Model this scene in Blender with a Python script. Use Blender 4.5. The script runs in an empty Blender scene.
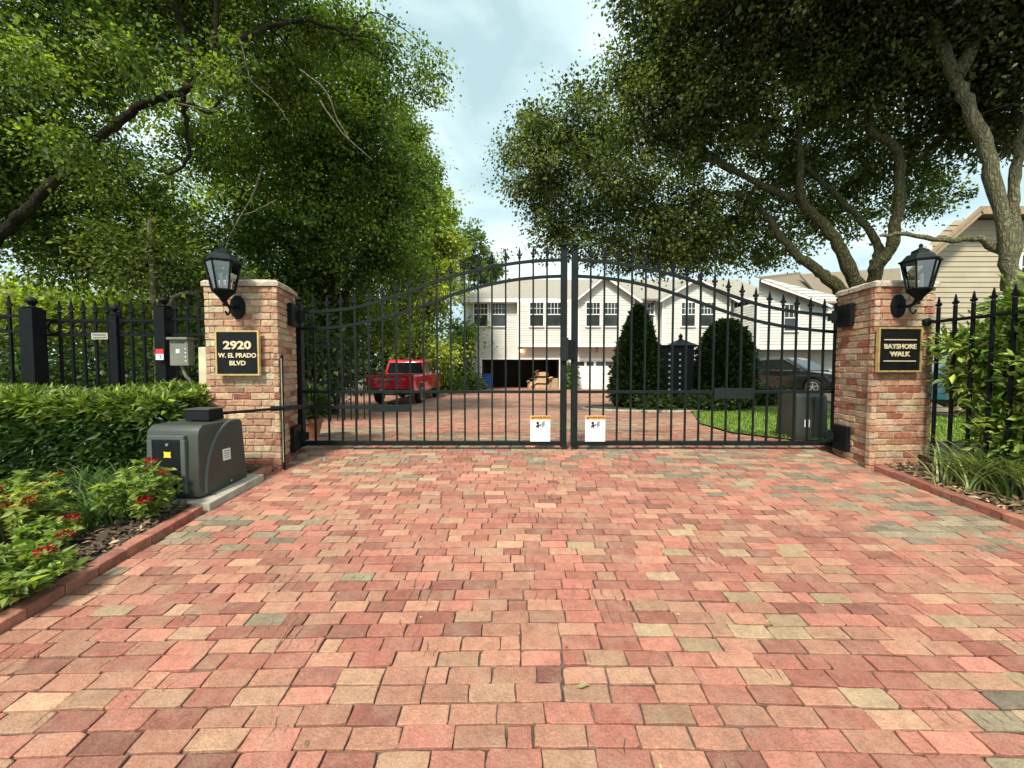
import bpy, bmesh, math, random
import numpy as np
from mathutils import Vector, Matrix

random.seed(7)
RNG = np.random.default_rng(11)
SC = bpy.context.scene
COL = SC.collection
R = math.radians
F = 405.0
CAMZ = 1.14
PITCH = math.atan(17 / F)
CP, SP = math.cos(PITCH), math.sin(PITCH)


def P(u, v, Y):
    """the point at depth Y seen at photo position u, v"""
    a = (u - 512) / F
    b = (384 - v) / F
    t = Y / (CP + SP * b)
    return Vector((a * t, Y, CAMZ + t * (CP * b - SP)))


def G(y):
    """height of the paving: the apron climbs to the gate, the court falls away behind it"""
    if y <= 5.3:
        return 0.0933 * (y - 5.6)
    if y <= 6.3:
        t = (y - 5.3)
        return -0.028 + 0.0933 * t - 0.5 * (0.0933 + 0.046) * t * t
    z = -0.028 + 0.0933 - 0.5 * 0.1393
    return max(z - 0.046 * (y - 6.3), -0.42)


# ------------------------------------------------------------------ materials
def nt_new(name):
    m = bpy.data.materials.new(name)
    m.use_nodes = True
    nt = m.node_tree
    return m, nt, nt.nodes['Principled BSDF'], nt.links


def pmat(name, col=(.5, .5, .5), rough=.6, metal=0., var=.15, vscale=6., bump=0., bscale=60., attr=False, spec=.5,
         emit=None, estr=0., coat=0., stain=0., sscale=2., stain_col=(.05, .045, .03)):
    m, nt, bs, L = nt_new(name)
    N = nt.nodes
    tc = N.new('ShaderNodeTexCoord')
    nz = N.new('ShaderNodeTexNoise')
    nz.inputs['Scale'].default_value = vscale
    nz.inputs['Detail'].default_value = 6
    L.new(tc.outputs['Object'], nz.inputs['Vector'])
    mr = N.new('ShaderNodeMapRange')
    mr.inputs['From Min'].default_value = .3
    mr.inputs['From Max'].default_value = .7
    mr.inputs['To Min'].default_value = 1 - var
    mr.inputs['To Max'].default_value = 1 + var
    L.new(nz.outputs['Fac'], mr.inputs['Value'])
    mx = N.new('ShaderNodeMix')
    mx.data_type = 'RGBA'
    mx.blend_type = 'MULTIPLY'
    mx.inputs['Factor'].default_value = 1
    if attr:
        at = N.new('ShaderNodeAttribute')
        at.attribute_name = 'col'
        L.new(at.outputs['Color'], mx.inputs['A'])
    else:
        mx.inputs['A'].default_value = (*col, 1)
    L.new(mr.outputs['Result'], mx.inputs['B'])
    out = mx.outputs['Result']
    if stain > 0:
        n2 = N.new('ShaderNodeTexNoise')
        n2.inputs['Scale'].default_value = sscale
        n2.inputs['Detail'].default_value = 8
        n2.inputs['Roughness'].default_value = .65
        L.new(tc.outputs['Object'], n2.inputs['Vector'])
        r2 = N.new('ShaderNodeMapRange')
        r2.inputs['From Min'].default_value = .5
        r2.inputs['From Max'].default_value = .72
        r2.inputs['To Max'].default_value = stain
        L.new(n2.outputs['Fac'], r2.inputs['Value'])
        m2 = N.new('ShaderNodeMix')
        m2.data_type = 'RGBA'
        m2.inputs['B'].default_value = (*stain_col, 1)
        L.new(r2.outputs['Result'], m2.inputs['Factor'])
        L.new(out, m2.inputs['A'])
        out = m2.outputs['Result']
    L.new(out, bs.inputs['Base Color'])
    bs.inputs['Roughness'].default_value = rough
    bs.inputs['Metallic'].default_value = metal
    bs.inputs['Specular IOR Level'].default_value = spec
    if coat:
        bs.inputs['Coat Weight'].default_value = coat
        bs.inputs['Coat Roughness'].default_value = .06
    if bump > 0:
        nb = N.new('ShaderNodeTexNoise')
        nb.inputs['Scale'].default_value = bscale
        nb.inputs['Detail'].default_value = 7
        L.new(tc.outputs['Object'], nb.inputs['Vector'])
        bp = N.new('ShaderNodeBump')
        bp.inputs['Strength'].default_value = bump
        bp.inputs['Distance'].default_value = .02
        L.new(nb.outputs['Fac'], bp.inputs['Height'])
        L.new(bp.outputs['Normal'], bs.inputs['Normal'])
    if emit:
        bs.inputs['Emission Color'].default_value = (*emit, 1)
        bs.inputs['Emission Strength'].default_value = estr
    return m


def leafmat(name, trans=.35, rough=.45, spec=.4):
    m, nt, bs, L = nt_new(name)
    N = nt.nodes
    at = N.new('ShaderNodeAttribute')
    at.attribute_name = 'col'
    L.new(at.outputs['Color'], bs.inputs['Base Color'])
    bs.inputs['Roughness'].default_value = rough
    bs.inputs['Specular IOR Level'].default_value = spec
    tl = N.new('ShaderNodeBsdfTranslucent')
    mu = N.new('ShaderNodeMix')
    mu.data_type = 'RGBA'
    mu.blend_type = 'MULTIPLY'
    mu.inputs['Factor'].default_value = 1
    mu.inputs['B'].default_value = (1.5, 1.6, .6, 1)
    L.new(at.outputs['Color'], mu.inputs['A'])
    L.new(mu.outputs['Result'], tl.inputs['Color'])
    mix = N.new('ShaderNodeMixShader')
    mix.inputs['Fac'].default_value = trans
    L.new(bs.outputs[0], mix.inputs[1])
    L.new(tl.outputs[0], mix.inputs[2])
    L.new(mix.outputs[0], N['Material Output'].inputs['Surface'])
    return m


def glassmat(name, tint=(.9, .95, .95), alpha=.25):
    m, nt, bs, L = nt_new(name)
    N = nt.nodes
    tr = N.new('ShaderNodeBsdfTransparent')
    tr.inputs['Color'].default_value = (*tint, 1)
    gl = N.new('ShaderNodeBsdfGlossy')
    gl.inputs['Roughness'].default_value = .03
    fr = N.new('ShaderNodeFresnel')
    fr.inputs['IOR'].default_value = 1.5
    ad = N.new('ShaderNodeMath')
    ad.operation = 'ADD'
    ad.inputs[1].default_value = alpha
    L.new(fr.outputs[0], ad.inputs[0])
    mix = N.new('ShaderNodeMixShader')
    L.new(ad.outputs[0], mix.inputs['Fac'])
    L.new(tr.outputs[0], mix.inputs[1])
    L.new(gl.outputs[0], mix.inputs[2])
    L.new(mix.outputs[0], N['Material Output'].inputs['Surface'])
    return m


def pavermat():
    """fired clay: attribute colour, mottling, pale sand film, dark wear marks and chipped cracks"""
    m, nt, bs, L = nt_new('clay_paver')
    N = nt.nodes
    tc = N.new('ShaderNodeTexCoord')

    def noise(scale, detail=6, rough=.6, dist=0.):
        n = N.new('ShaderNodeTexNoise')
        n.inputs['Scale'].default_value = scale
        n.inputs['Detail'].default_value = detail
        n.inputs['Roughness'].default_value = rough
        n.inputs['Distortion'].default_value = dist
        L.new(tc.outputs['Object'], n.inputs['Vector'])
        return n.outputs['Fac']

    def rng(src, a, b, c, d):
        r = N.new('ShaderNodeMapRange')
        for k, v in zip(('From Min', 'From Max', 'To Min', 'To Max'), (a, b, c, d)):
            r.inputs[k].default_value = v
        L.new(src, r.inputs['Value'])
        return r.outputs['Result']

    def mix(fac, A, B, mode='MIX'):
        x = N.new('ShaderNodeMix')
        x.data_type = 'RGBA'
        x.blend_type = mode
        if isinstance(fac, float):
            x.inputs['Factor'].default_value = fac
        else:
            L.new(fac, x.inputs['Factor'])
        for k, v in (('A', A), ('B', B)):
            if isinstance(v, tuple):
                x.inputs[k].default_value = (*v, 1)
            else:
                L.new(v, x.inputs[k])
        return x.outputs['Result']
    at = N.new('ShaderNodeAttribute')
    at.attribute_name = 'col'
    c = mix(1., at.outputs['Color'], rng(noise(17, 8, .7), .3, .7, .76, 1.22), 'MULTIPLY')
    c = mix(1., c, rng(noise(130, 3, .6), .3, .7, .78, 1.2), 'MULTIPLY')
    c = mix(rng(noise(5.5, 9, .7), .48, .78, 0, .5), c, (.45, .34, .24))
    c = mix(rng(noise(90, 4, .7), .6, .8, 0, .45), c, (.60, .50, .40))
    c = mix(rng(noise(60, 6, .75), .58, .72, 0, .75), c, (.10, .06, .045))
    c = mix(rng(noise(24, 8, .75, 1.), .60, .74, 0, .6), c, (.15, .085, .06))
    c = mix(rng(noise(1.3, 8, .65, .6), .56, .8, 0, .5), c, (.16, .11, .085))
    wv = N.new('ShaderNodeTexWave')
    wv.inputs['Scale'].default_value = 5.2
    wv.inputs['Distortion'].default_value = 3.5
    wv.inputs['Detail'].default_value = 4
    wv.inputs['Detail Scale'].default_value = 2.5
    L.new(tc.outputs['Object'], wv.inputs['Vector'])
    k1 = rng(wv.outputs['Fac'], .978, .996, 0, .8)
    k2 = rng(noise(2.6, 3), .60, .64, 0, 1)
    mm = N.new('ShaderNodeMath')
    mm.operation = 'MULTIPLY'
    L.new(k1, mm.inputs[0])
    L.new(k2, mm.inputs[1])
    c = mix(mm.outputs[0], c, (.09, .05, .04))
    L.new(c, bs.inputs['Base Color'])
    bs.inputs['Roughness'].default_value = .82
    bs.inputs['Specular IOR Level'].default_value = .3
    ad = N.new('ShaderNodeMath')
    ad.operation = 'SUBTRACT'
    L.new(noise(75, 8, .7), ad.inputs[0])
    L.new(mm.outputs[0], ad.inputs[1])
    bp = N.new('ShaderNodeBump')
    bp.inputs['Strength'].default_value = .8
    bp.inputs['Distance'].default_value = .014
    L.new(ad.outputs[0], bp.inputs['Height'])
    L.new(bp.outputs['Normal'], bs.inputs['Normal'])
    return m


def court_mat():
    """the far paving: the same clay bricks, laid as a texture in world metres"""
    m, nt, bs, L = nt_new('court_brick')
    N = nt.nodes
    tc = N.new('ShaderNodeTexCoord')
    br = N.new('ShaderNodeTexBrick')
    br.inputs['Scale'].default_value = 1
    br.inputs['Brick Width'].default_value = .203
    br.inputs['Row Height'].default_value = .099
    br.inputs['Mortar Size'].default_value = .006
    br.inputs['Color1'].default_value = (0, 0, 0, 1)
    br.inputs['Color2'].default_value = (1, 1, 1, 1)
    br.inputs['Mortar'].default_value = (.5, .5, .5, 1)
    L.new(tc.outputs['Object'], br.inputs['Vector'])
    cr = N.new('ShaderNodeValToRGB')
    e = cr.color_ramp.elements
    e[0].position, e[0].color = 0, (.27, .105, .075, 1)
    e[1].position, e[1].color = 1, (.40, .29, .17, 1)
    for p, c in ((.35, (.40, .165, .115)), (.6, (.43, .21, .14)), (.8, (.36, .24, .15))):
        el = e.new(p)
        el.color = (*c, 1)
    L.new(br.outputs['Color'], cr.inputs['Fac'])
    nz = N.new('ShaderNodeTexNoise')
    nz.inputs['Scale'].default_value = .9
    nz.inputs['Detail'].default_value = 8
    L.new(tc.outputs['Object'], nz.inputs['Vector'])
    mr = N.new('ShaderNodeMapRange')
    mr.inputs['From Min'].default_value = .3
    mr.inputs['From Max'].default_value = .7
    mr.inputs['To Min'].default_value = .65
    mr.inputs['To Max'].default_value = 1.2
    L.new(nz.outputs['Fac'], mr.inputs['Value'])
    mx = N.new('ShaderNodeMix')
    mx.data_type = 'RGBA'
    mx.blend_type = 'MULTIPLY'
    mx.inputs['Factor'].default_value = 1
    L.new(cr.outputs['Color'], mx.inputs['A'])
    L.new(mr.outputs['Result'], mx.inputs['B'])
    m2 = N.new('ShaderNodeMix')
    m2.data_type = 'RGBA'
    m2.inputs['B'].default_value = (.12, .075, .055, 1)
    L.new(br.outputs['Fac'], m2.inputs['Factor'])
    L.new(mx.outputs['Result'], m2.inputs['A'])
    L.new(m2.outputs['Result'], bs.inputs['Base Color'])
    bs.inputs['Roughness'].default_value = .85
    return m


M = {}
M['iron'] = pmat('black_iron', (.006, .008, .009), .55, spec=.14, var=.3, vscale=12, bump=.08, bscale=150)
M['irongrey'] = pmat('dark_green_iron', (.008, .013, .0125), .5, spec=.18, var=.3, vscale=9, bump=.08, bscale=150)
M['plate'] = pmat('arm_steel', (.012, .018, .0175), .5, spec=.2, var=.2, vscale=15)
M['brick'] = pmat('pillar_brick', attr=True, rough=.88, var=.28, vscale=22, bump=.6, bscale=70, spec=.25, stain=.3, sscale=7, stain_col=(.5, .44, .33))
M['mortar'] = pmat('mortar', (.42, .36, .27), .95, var=.25, vscale=12, bump=.5, bscale=80, spec=.2)
M['capstone'] = pmat('rough_capstone', (.46, .40, .32), .9, var=.3, vscale=18, bump=.9, bscale=30, spec=.2, stain=.5, sscale=9, stain_col=(.2, .13, .09))
M['paver'] = pavermat()
M['court'] = court_mat()
M['joint'] = pmat('joint_sand', (.075, .05, .038), .95, var=.4, vscale=20, bump=.5, bscale=80, stain=.8, sscale=6, stain_col=(.34, .26, .19))
M['soil'] = pmat('soil', (.10, .075, .05), .95, var=.4, vscale=5, bump=.6, bscale=25)
M['lawnbase'] = pmat('turf', (.09, .14, .025), .9, var=.35, vscale=4, bump=.5, bscale=40)
M['chips'] = pmat('mulch_chips', attr=True, rough=.9, var=.2)
M['concrete'] = pmat('concrete', (.40, .37, .29), .9, var=.2, vscale=9, bump=.4, bscale=60, stain=.5, sscale=5, stain_col=(.2, .17, .12))
M['kerb'] = pmat('kerb_brick', attr=True, rough=.85, var=.3, vscale=16, bump=.5, bscale=60, stain=.45, sscale=6, stain_col=(.12, .07, .05))
M['opbox'] = pmat('moulded_polymer', (.045, .050, .042), .48, var=.12, vscale=4, bump=.1, bscale=220)
M['opbox_lit'] = pmat('moulded_polymer_lit', (.075, .09, .085), .42, var=.1, vscale=5)  # lighter copy of the housing polymer, its lit look put into the colour
M['black'] = pmat('black_plastic', (.007, .008, .010), .45, var=.2, spec=.22)
M['label'] = pmat('white_label', (.72, .74, .72), .5, var=.06, vscale=40)
M['ltext'] = pmat('label_print', (.16, .17, .18), .6)
M['yellow'] = pmat('yellow_sticker', (.75, .58, .04), .5, var=.1)
M['orange'] = pmat('orange_header', (.80, .33, .03), .5, var=.08)
M['ink'] = pmat('black_ink', (.015, .02, .018), .5)
M['blueink'] = pmat('pale_blue_print', (.45, .60, .70), .5)
M['red'] = pmat('red_sticker', (.6, .03, .04), .5)
M['plaque'] = pmat('black_plaque', (.006, .007, .007), .5, var=.3, spec=.2)
M['gold'] = pmat('gold_trim', (.62, .44, .17), .38, metal=.45, var=.2, vscale=20)
M['goldtext'] = pmat('gold_lettering', (.66, .55, .36), .45, metal=.2, var=.1)
M['lglass'] = glassmat('lantern_glass', (.93, .96, .93), .2)
M['candle'] = pmat('candle_sleeve', (.72, .68, .55), .5)
M['siding'] = pmat('cream_siding', (.64, .635, .585), .65, var=.05, vscale=2)
M['siding_beige'] = pmat('beige_siding', (.42, .36, .25), .65, var=.08, vscale=2)
M['trim'] = pmat('white_trim', (.82, .82, .78), .55, var=.04)
M['soffit'] = pmat('brown_soffit', (.34, .24, .14), .7)
M['roof'] = pmat('shingle', (.30, .27, .225), .9, var=.25, vscale=9, bump=.5, bscale=18)
M['roofb'] = pmat('brown_shingle', (.20, .16, .11), .9, var=.25, vscale=9, bump=.5, bscale=18)
M['winglass'] = pmat('window_glass', (.03, .04, .04), .08, var=.4, vscale=1.5, spec=.6)
M['blind'] = pmat('grey_blind', (.30, .32, .31), .6)
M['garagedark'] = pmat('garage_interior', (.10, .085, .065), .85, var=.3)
M['cardboard'] = pmat('cardboard', (.52, .36, .22), .8, var=.2, vscale=5)
M['blue'] = pmat('blue_plastic', (.02, .09, .48), .45)
M['lampglow'] = pmat('lit_bulb', (.9, .6, .3), .4, emit=(1, .5, .16), estr=6)
M['redpaint'] = pmat('red_car_paint', (.62, .008, .028), .22, var=.05, coat=1.)
M['darkpaint'] = pmat('black_car_paint', (.005, .0055, .008), .2, var=.05, coat=1.)
M['greenpaint'] = pmat('dark_green_car_paint', (.015, .04, .03), .2, var=.05, coat=1.)
M['tealpaint'] = pmat('blue_car_paint', (.02, .10, .14), .25, var=.05, coat=1.)
M['carglass'] = pmat('car_glass', (.012, .015, .017), .06, var=.2, spec=.7)
M['tyre'] = pmat('tyre', (.015, .015, .015), .8)
M['alloy'] = pmat('alloy', (.62, .63, .65), .3, metal=.7)
M['chrome'] = pmat('chrome', (.65, .66, .68), .2, metal=.9)
M['taillight'] = pmat('tail_lamp', (.42, .01, .015), .2, coat=.5)
M['headlight'] = pmat('head_lamp', (.6, .63, .66), .12)
M['trimblack'] = pmat('car_trim', (.02, .02, .02), .55)
M['utility'] = pmat('utility_box', (.17, .175, .135), .55, var=.15, vscale=6)
M['beige'] = pmat('beige_conduit_box', (.62, .55, .36), .6)
M['terracotta'] = pmat('terracotta', (.46, .19, .10), .8, var=.2, vscale=8)
def barkmat(name, dark, light, moss, mossamt=.6, furrow=1.):
    m, nt, bs, L = nt_new(name)
    N = nt.nodes
    tc = N.new('ShaderNodeTexCoord')
    mp = N.new('ShaderNodeMapping')
    mp.inputs['Scale'].default_value = (1, 1, .28)
    L.new(tc.outputs['Object'], mp.inputs['Vector'])
    vo = N.new('ShaderNodeTexVoronoi')
    vo.feature = 'DISTANCE_TO_EDGE'
    vo.inputs['Scale'].default_value = 17
    nd = N.new('ShaderNodeTexNoise')
    nd.inputs['Scale'].default_value = 9
    nd.inputs['Detail'].default_value = 6
    L.new(mp.outputs[0], nd.inputs['Vector'])
    ad = N.new('ShaderNodeVectorMath')
    ad.operation = 'MULTIPLY_ADD'
    ad.inputs[1].default_value = (.16, .16, .16)
    L.new(nd.outputs['Color'], ad.inputs[0])
    L.new(mp.outputs[0], ad.inputs[2])
    L.new(ad.outputs[0], vo.inputs['Vector'])
    n2 = N.new('ShaderNodeTexNoise')
    n2.inputs['Scale'].default_value = 26
    n2.inputs['Detail'].default_value = 8
    n2.inputs['Roughness'].default_value = .7
    L.new(tc.outputs['Object'], n2.inputs['Vector'])
    h = N.new('ShaderNodeMath')
    h.operation = 'MULTIPLY_ADD'
    h.inputs[1].default_value = 2.2
    L.new(vo.outputs['Distance'], h.inputs[0])
    L.new(n2.outputs['Fac'], h.inputs[2])
    cr = N.new('ShaderNodeValToRGB')
    cr.color_ramp.elements[0].position = .32
    cr.color_ramp.elements[0].color = (*dark, 1)
    cr.color_ramp.elements[1].position = .95
    cr.color_ramp.elements[1].color = (*light, 1)
    L.new(h.outputs[0], cr.inputs['Fac'])
    n3 = N.new('ShaderNodeTexNoise')
    n3.inputs['Scale'].default_value = 2.6
    n3.inputs['Detail'].default_value = 9
    n3.inputs['Roughness'].default_value = .68
    L.new(tc.outputs['Object'], n3.inputs['Vector'])
    mr = N.new('ShaderNodeMapRange')
    mr.inputs['From Min'].default_value = .48
    mr.inputs['From Max'].default_value = .66
    mr.inputs['To Max'].default_value = mossamt
    L.new(n3.outputs['Fac'], mr.inputs['Value'])
    mx = N.new('ShaderNodeMix')
    mx.data_type = 'RGBA'
    mx.inputs['B'].default_value = (*moss, 1)
    L.new(mr.outputs['Result'], mx.inputs['Factor'])
    L.new(cr.outputs['Color'], mx.inputs['A'])
    L.new(mx.outputs['Result'], bs.inputs['Base Color'])
    bs.inputs['Roughness'].default_value = .95
    bs.inputs['Specular IOR Level'].default_value = .2
    bp = N.new('ShaderNodeBump')
    bp.inputs['Strength'].default_value = furrow
    bp.inputs['Distance'].default_value = .05
    L.new(h.outputs[0], bp.inputs['Height'])
    L.new(bp.outputs['Normal'], bs.inputs['Normal'])
    return m


M['bark'] = barkmat('oak_bark', (.022, .020, .011), (.115, .105, .052), (.10, .11, .03), .6)
M['barkpale'] = barkmat('pale_bark', (.07, .064, .04), (.27, .25, .15), (.13, .14, .05), .5)
M['barkdark'] = barkmat('mossy_bark', (.007, .006, .004), (.032, .026, .015), (.060, .075, .013), .75)
M['stem'] = pmat('green_stem', (.10, .13, .04), .7)
M['leaf'] = leafmat('foliage', .42)
M['leafwax'] = leafmat('glossy_foliage', .25, .4, .32)
M['petal'] = leafmat('petals', .2, .6, .2)
M['grass'] = leafmat('grass_blade', .3, .5, .3)


# ------------------------------------------------------------------ objects
OFF = {}


def tag(o, label=None, cat=None, group=None, kind=None):
    if label: o['label'] = label
    if cat: o['category'] = cat
    if group: o['group'] = group
    if kind: o['kind'] = kind
    return o


def thing(name, label, cat, loc=(0, 0, 0), group=None):
    o = bpy.data.objects.new(name, None)
    o.empty_display_size = .2
    COL.objects.link(o)
    o.location = loc
    OFF[o.name] = Vector(loc)
    return tag(o, label, cat, group)


def link(name, me, mat, parent=None):
    o = bpy.data.objects.new(name, me)
    COL.objects.link(o)
    if mat is not None and not me.materials:
        me.materials.append(mat)
    off = Vector((0, 0, 0))
    if parent is not None:
        off = OFF[parent.name]
        me.transform(Matrix.Translation(-off))
        o.parent = parent
    OFF[o.name] = off.copy()
    return o


def dup(o, parent=None, skip_mesh=True):
    c = o.copy()
    COL.objects.link(c)
    if parent is not None:
        c.parent = parent
    OFF[c.name] = OFF[o.name].copy()
    for ch in list(o.children):
        dup(ch, c)
    return c


class MB:
    def __init__(s):
        s.v, s.f, s.c = [], [], []

    def add(s, vs, fs, col=None):
        n = len(s.v)
        s.v += [tuple(p) for p in vs]
        s.f += [tuple(i + n for i in q) for q in fs]
        s.c += [col] * len(fs)
        return s

    def box(s, c, size, rz=0., rx=0., ry=0., col=None, taper=1.):
        h = [x / 2 for x in size]
        m = Matrix.Rotation(rz, 3, 'Z') @ Matrix.Rotation(ry, 3, 'Y') @ Matrix.Rotation(rx, 3, 'X')
        vs = []
        for z in (-1, 1):
            k = taper if z > 0 else 1.
            for x, y in ((-1, -1), (1, -1), (1, 1), (-1, 1)):
                vs.append(Vector(c) + m @ Vector((x * h[0] * k, y * h[1] * k, z * h[2])))
        return s.add(vs, [(3, 2, 1, 0), (4, 5, 6, 7), (0, 1, 5, 4), (1, 2, 6, 5), (2, 3, 7, 6), (3, 0, 4, 7)], col)

    def span(s, a, b, col=None):
        a, b = Vector(a), Vector(b)
        return s.box((a + b) / 2, [abs(x) for x in (b - a)], col=col)

    def tube(s, pts, rad, n=8, cap=True, col=None):
        pts = [Vector(p) for p in pts]
        if not hasattr(rad, '__len__'):
            rad = [rad] * len(pts)
        base = len(s.v)
        ref = None
        for i, p in enumerate(pts):
            t = (pts[min(i + 1, len(pts) - 1)] - pts[max(i - 1, 0)])
            t = t.normalized() if t.length > 1e-9 else Vector((0, 0, 1))
            if ref is None:
                ref = t.orthogonal().normalized()
            ref = (ref - t * ref.dot(t)).normalized()
            b2 = t.cross(ref)
            for k in range(n):
                a = 2 * math.pi * k / n
                s.v.append(tuple(p + (ref * math.cos(a) + b2 * math.sin(a)) * rad[i]))
        for i in range(len(pts) - 1):
            for k in range(n):
                a, b = base + i * n + k, base + i * n + (k + 1) % n
                s.f.append((a, b, b + n, a + n))
                s.c.append(col)
        if cap:
            s.f.append(tuple(base + k for k in range(n))[::-1])
            s.f.append(tuple(base + (len(pts) - 1) * n + k for k in range(n)))
            s.c += [col, col]
        return s

    def bar(s, pts, w, h=None, col=None):
        """square section along a polyline lying in a vertical plane of constant y"""
        h = h or w
        base = len(s.v)
        pts = [Vector(p) for p in pts]
        for i, p in enumerate(pts):
            t = (pts[min(i + 1, len(pts) - 1)] - pts[max(i - 1, 0)]).normalized()
            sd = Vector((0, 1, 0)) if abs(t.y) < .7 else Vector((1, 0, 0))
            sd = (sd - t * sd.dot(t)).normalized()
            up = t.cross(sd)
            for a, b in ((-1, -1), (1, -1), (1, 1), (-1, 1)):
                s.v.append(tuple(p + sd * a * w / 2 + up * b * h / 2))
        for i in range(len(pts) - 1):
            for k in range(4):
                a, b = base + i * 4 + k, base + i * 4 + (k + 1) % 4
                s.f.append((a, b, b + 4, a + 4))
                s.c.append(col)
        e = base + (len(pts) - 1) * 4
        s.f += [(base + 3, base + 2, base + 1, base), (e, e + 1, e + 2, e + 3)]
        s.c += [col, col]
        return s

    def lathe(s, c, prof, n=12, col=None):
        base = len(s.v)
        c = Vector(c)
        for r_, z in prof:
            for k in range(n):
                a = 2 * math.pi * (k + .5) / n
                s.v.append(tuple(c + Vector((r_ * math.cos(a), r_ * math.sin(a), z))))
        for i in range(len(prof) - 1):
            for k in range(n):
                a, b = base + i * n + k, base + i * n + (k + 1) % n
                s.f.append((a, b, b + n, a + n))
                s.c.append(col)
        s.f.append(tuple(base + k for k in range(n))[::-1])
        e = base + (len(prof) - 1) * n
        s.f.append(tuple(e + k for k in range(n)))
        s.c += [col, col]
        return s

    def prism(s, poly, mapf, d0, d1, col=None):
        n = len(poly)
        vs = [mapf(a, b, d0) for a, b in poly] + [mapf(a, b, d1) for a, b in poly]
        fs = [tuple(range(n))[::-1], tuple(range(n, 2 * n))]
        fs += [(i, (i + 1) % n, n + (i + 1) % n, n + i) for i in range(n)]
        return s.add(vs, fs, col)

    def slab(s, o, ax, ay, nn, w, h, d, ch, col, jit=0., cut=0.):
        """a brick face: back corner o, chamfered front at distance d along nn"""
        o, ax, ay, nn = Vector(o), Vector(ax), Vector(ay), Vector(nn)
        j = lambda: random.uniform(-jit, jit)
        out = [(0, 0), (w, 0), (w, h), (0, h)]
        ring = []
        for i in range(4):
            p, q = Vector(out[i]), Vector(out[(i + 1) % 4])
            if cut and random.random() < cut:
                k = random.uniform(.06, .18)
                pr = Vector(out[i - 1])
                ring.append(p.lerp(pr, k * .5))
                ring.append(p.lerp(q, k))
            else:
                ring.append(p.copy())
            ring.append(p.lerp(q, random.uniform(.35, .65)))
        ring = [Vector((p.x + j(), p.y + j())) for p in ring]
        cx = Vector((w / 2, h / 2))
        ins = []
        for p in ring:
            dv = cx - p
            ins.append(p + Vector((max(-ch, min(ch, dv.x)), max(-ch, min(ch, dv.y)))))
        m = len(ring)
        tl = (random.uniform(-1, 1) * jit * .5, random.uniform(-1, 1) * jit * .5)
        dz = lambda p: d + tl[0] * (p.x / w - .5) * 2 + tl[1] * (p.y / h - .5) * 2
        vs = [o + ax * p.x + ay * p.y for p in ring]
        vs += [o + ax * p.x + ay * p.y + nn * (dz(p) - ch * .8) for p in ring]
        vs += [o + ax * p.x + ay * p.y + nn * dz(p) for p in ins]
        fs = []
        for i in range(m):
            k = (i + 1) % m
            fs += [(i, k, m + k, m + i), (m + i, m + k, 2 * m + k, 2 * m + i)]
        fs.append(tuple(range(2 * m, 3 * m)))
        return s.add(vs, fs, col)

    def build(s, name, mat, parent=None, smooth=False, bevel=0.):
        me = bpy.data.meshes.new(name)
        me.from_pydata(s.v, [], s.f)
        if any(c is not None for c in s.c):
            at = me.attributes.new('col', 'FLOAT_COLOR', 'FACE')
            at.data.foreach_set('color', np.array([(*(c or (.5, .5, .5)), 1) for c in s.c], dtype=np.float32).ravel())
        bm = bmesh.new()
        bm.from_mesh(me)
        bmesh.ops.recalc_face_normals(bm, faces=bm.faces)
        if bevel:
            bmesh.ops.remove_doubles(bm, verts=bm.verts, dist=1e-5)
            es = [e for e in bm.edges if len(e.link_faces) == 2 and e.calc_face_angle(0) > .5]
            bmesh.ops.bevel(bm, geom=es, offset=bevel, segments=2, affect='EDGES', profile=.6)
        bm.to_mesh(me)
        bm.free()
        if smooth:
            me.polygons.foreach_set('use_smooth', [True] * len(me.polygons))
            try:
                me.set_sharp_from_angle(angle=R(40))
            except Exception:
                pass
        return link(name, me, mat, parent)


def text(name, s, mat, parent, center, size, sx=1., depth=.004, rz=0., bold=.0, align='CENTER'):
    cu = bpy.data.curves.new(name, 'FONT')
    cu.body = s
    cu.align_x = align
    cu.align_y = 'CENTER'
    cu.size = size
    cu.extrude = depth / 2
    cu.offset = bold
    cu.resolution_u = 3
    tmp = bpy.data.objects.new('lettering', cu)
    COL.objects.link(tmp)
    dg = bpy.context.evaluated_depsgraph_get()
    me = bpy.data.meshes.new_from_object(tmp.evaluated_get(dg))
    bpy.data.objects.remove(tmp)
    me.materials.clear()
    me.transform(Matrix.Translation(Vector(center)) @ Matrix.Rotation(rz, 4, 'Z') @ Matrix.Rotation(R(90), 4, 'X') @ Matrix.Diagonal((sx, 1, 1, 1)))
    me.name = name
    return link(name, me, mat, parent)


# ------------------------------------------------------------------ foliage
def unit(v):
    return v / np.maximum(np.linalg.norm(v, axis=1, keepdims=True), 1e-9)


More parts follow.
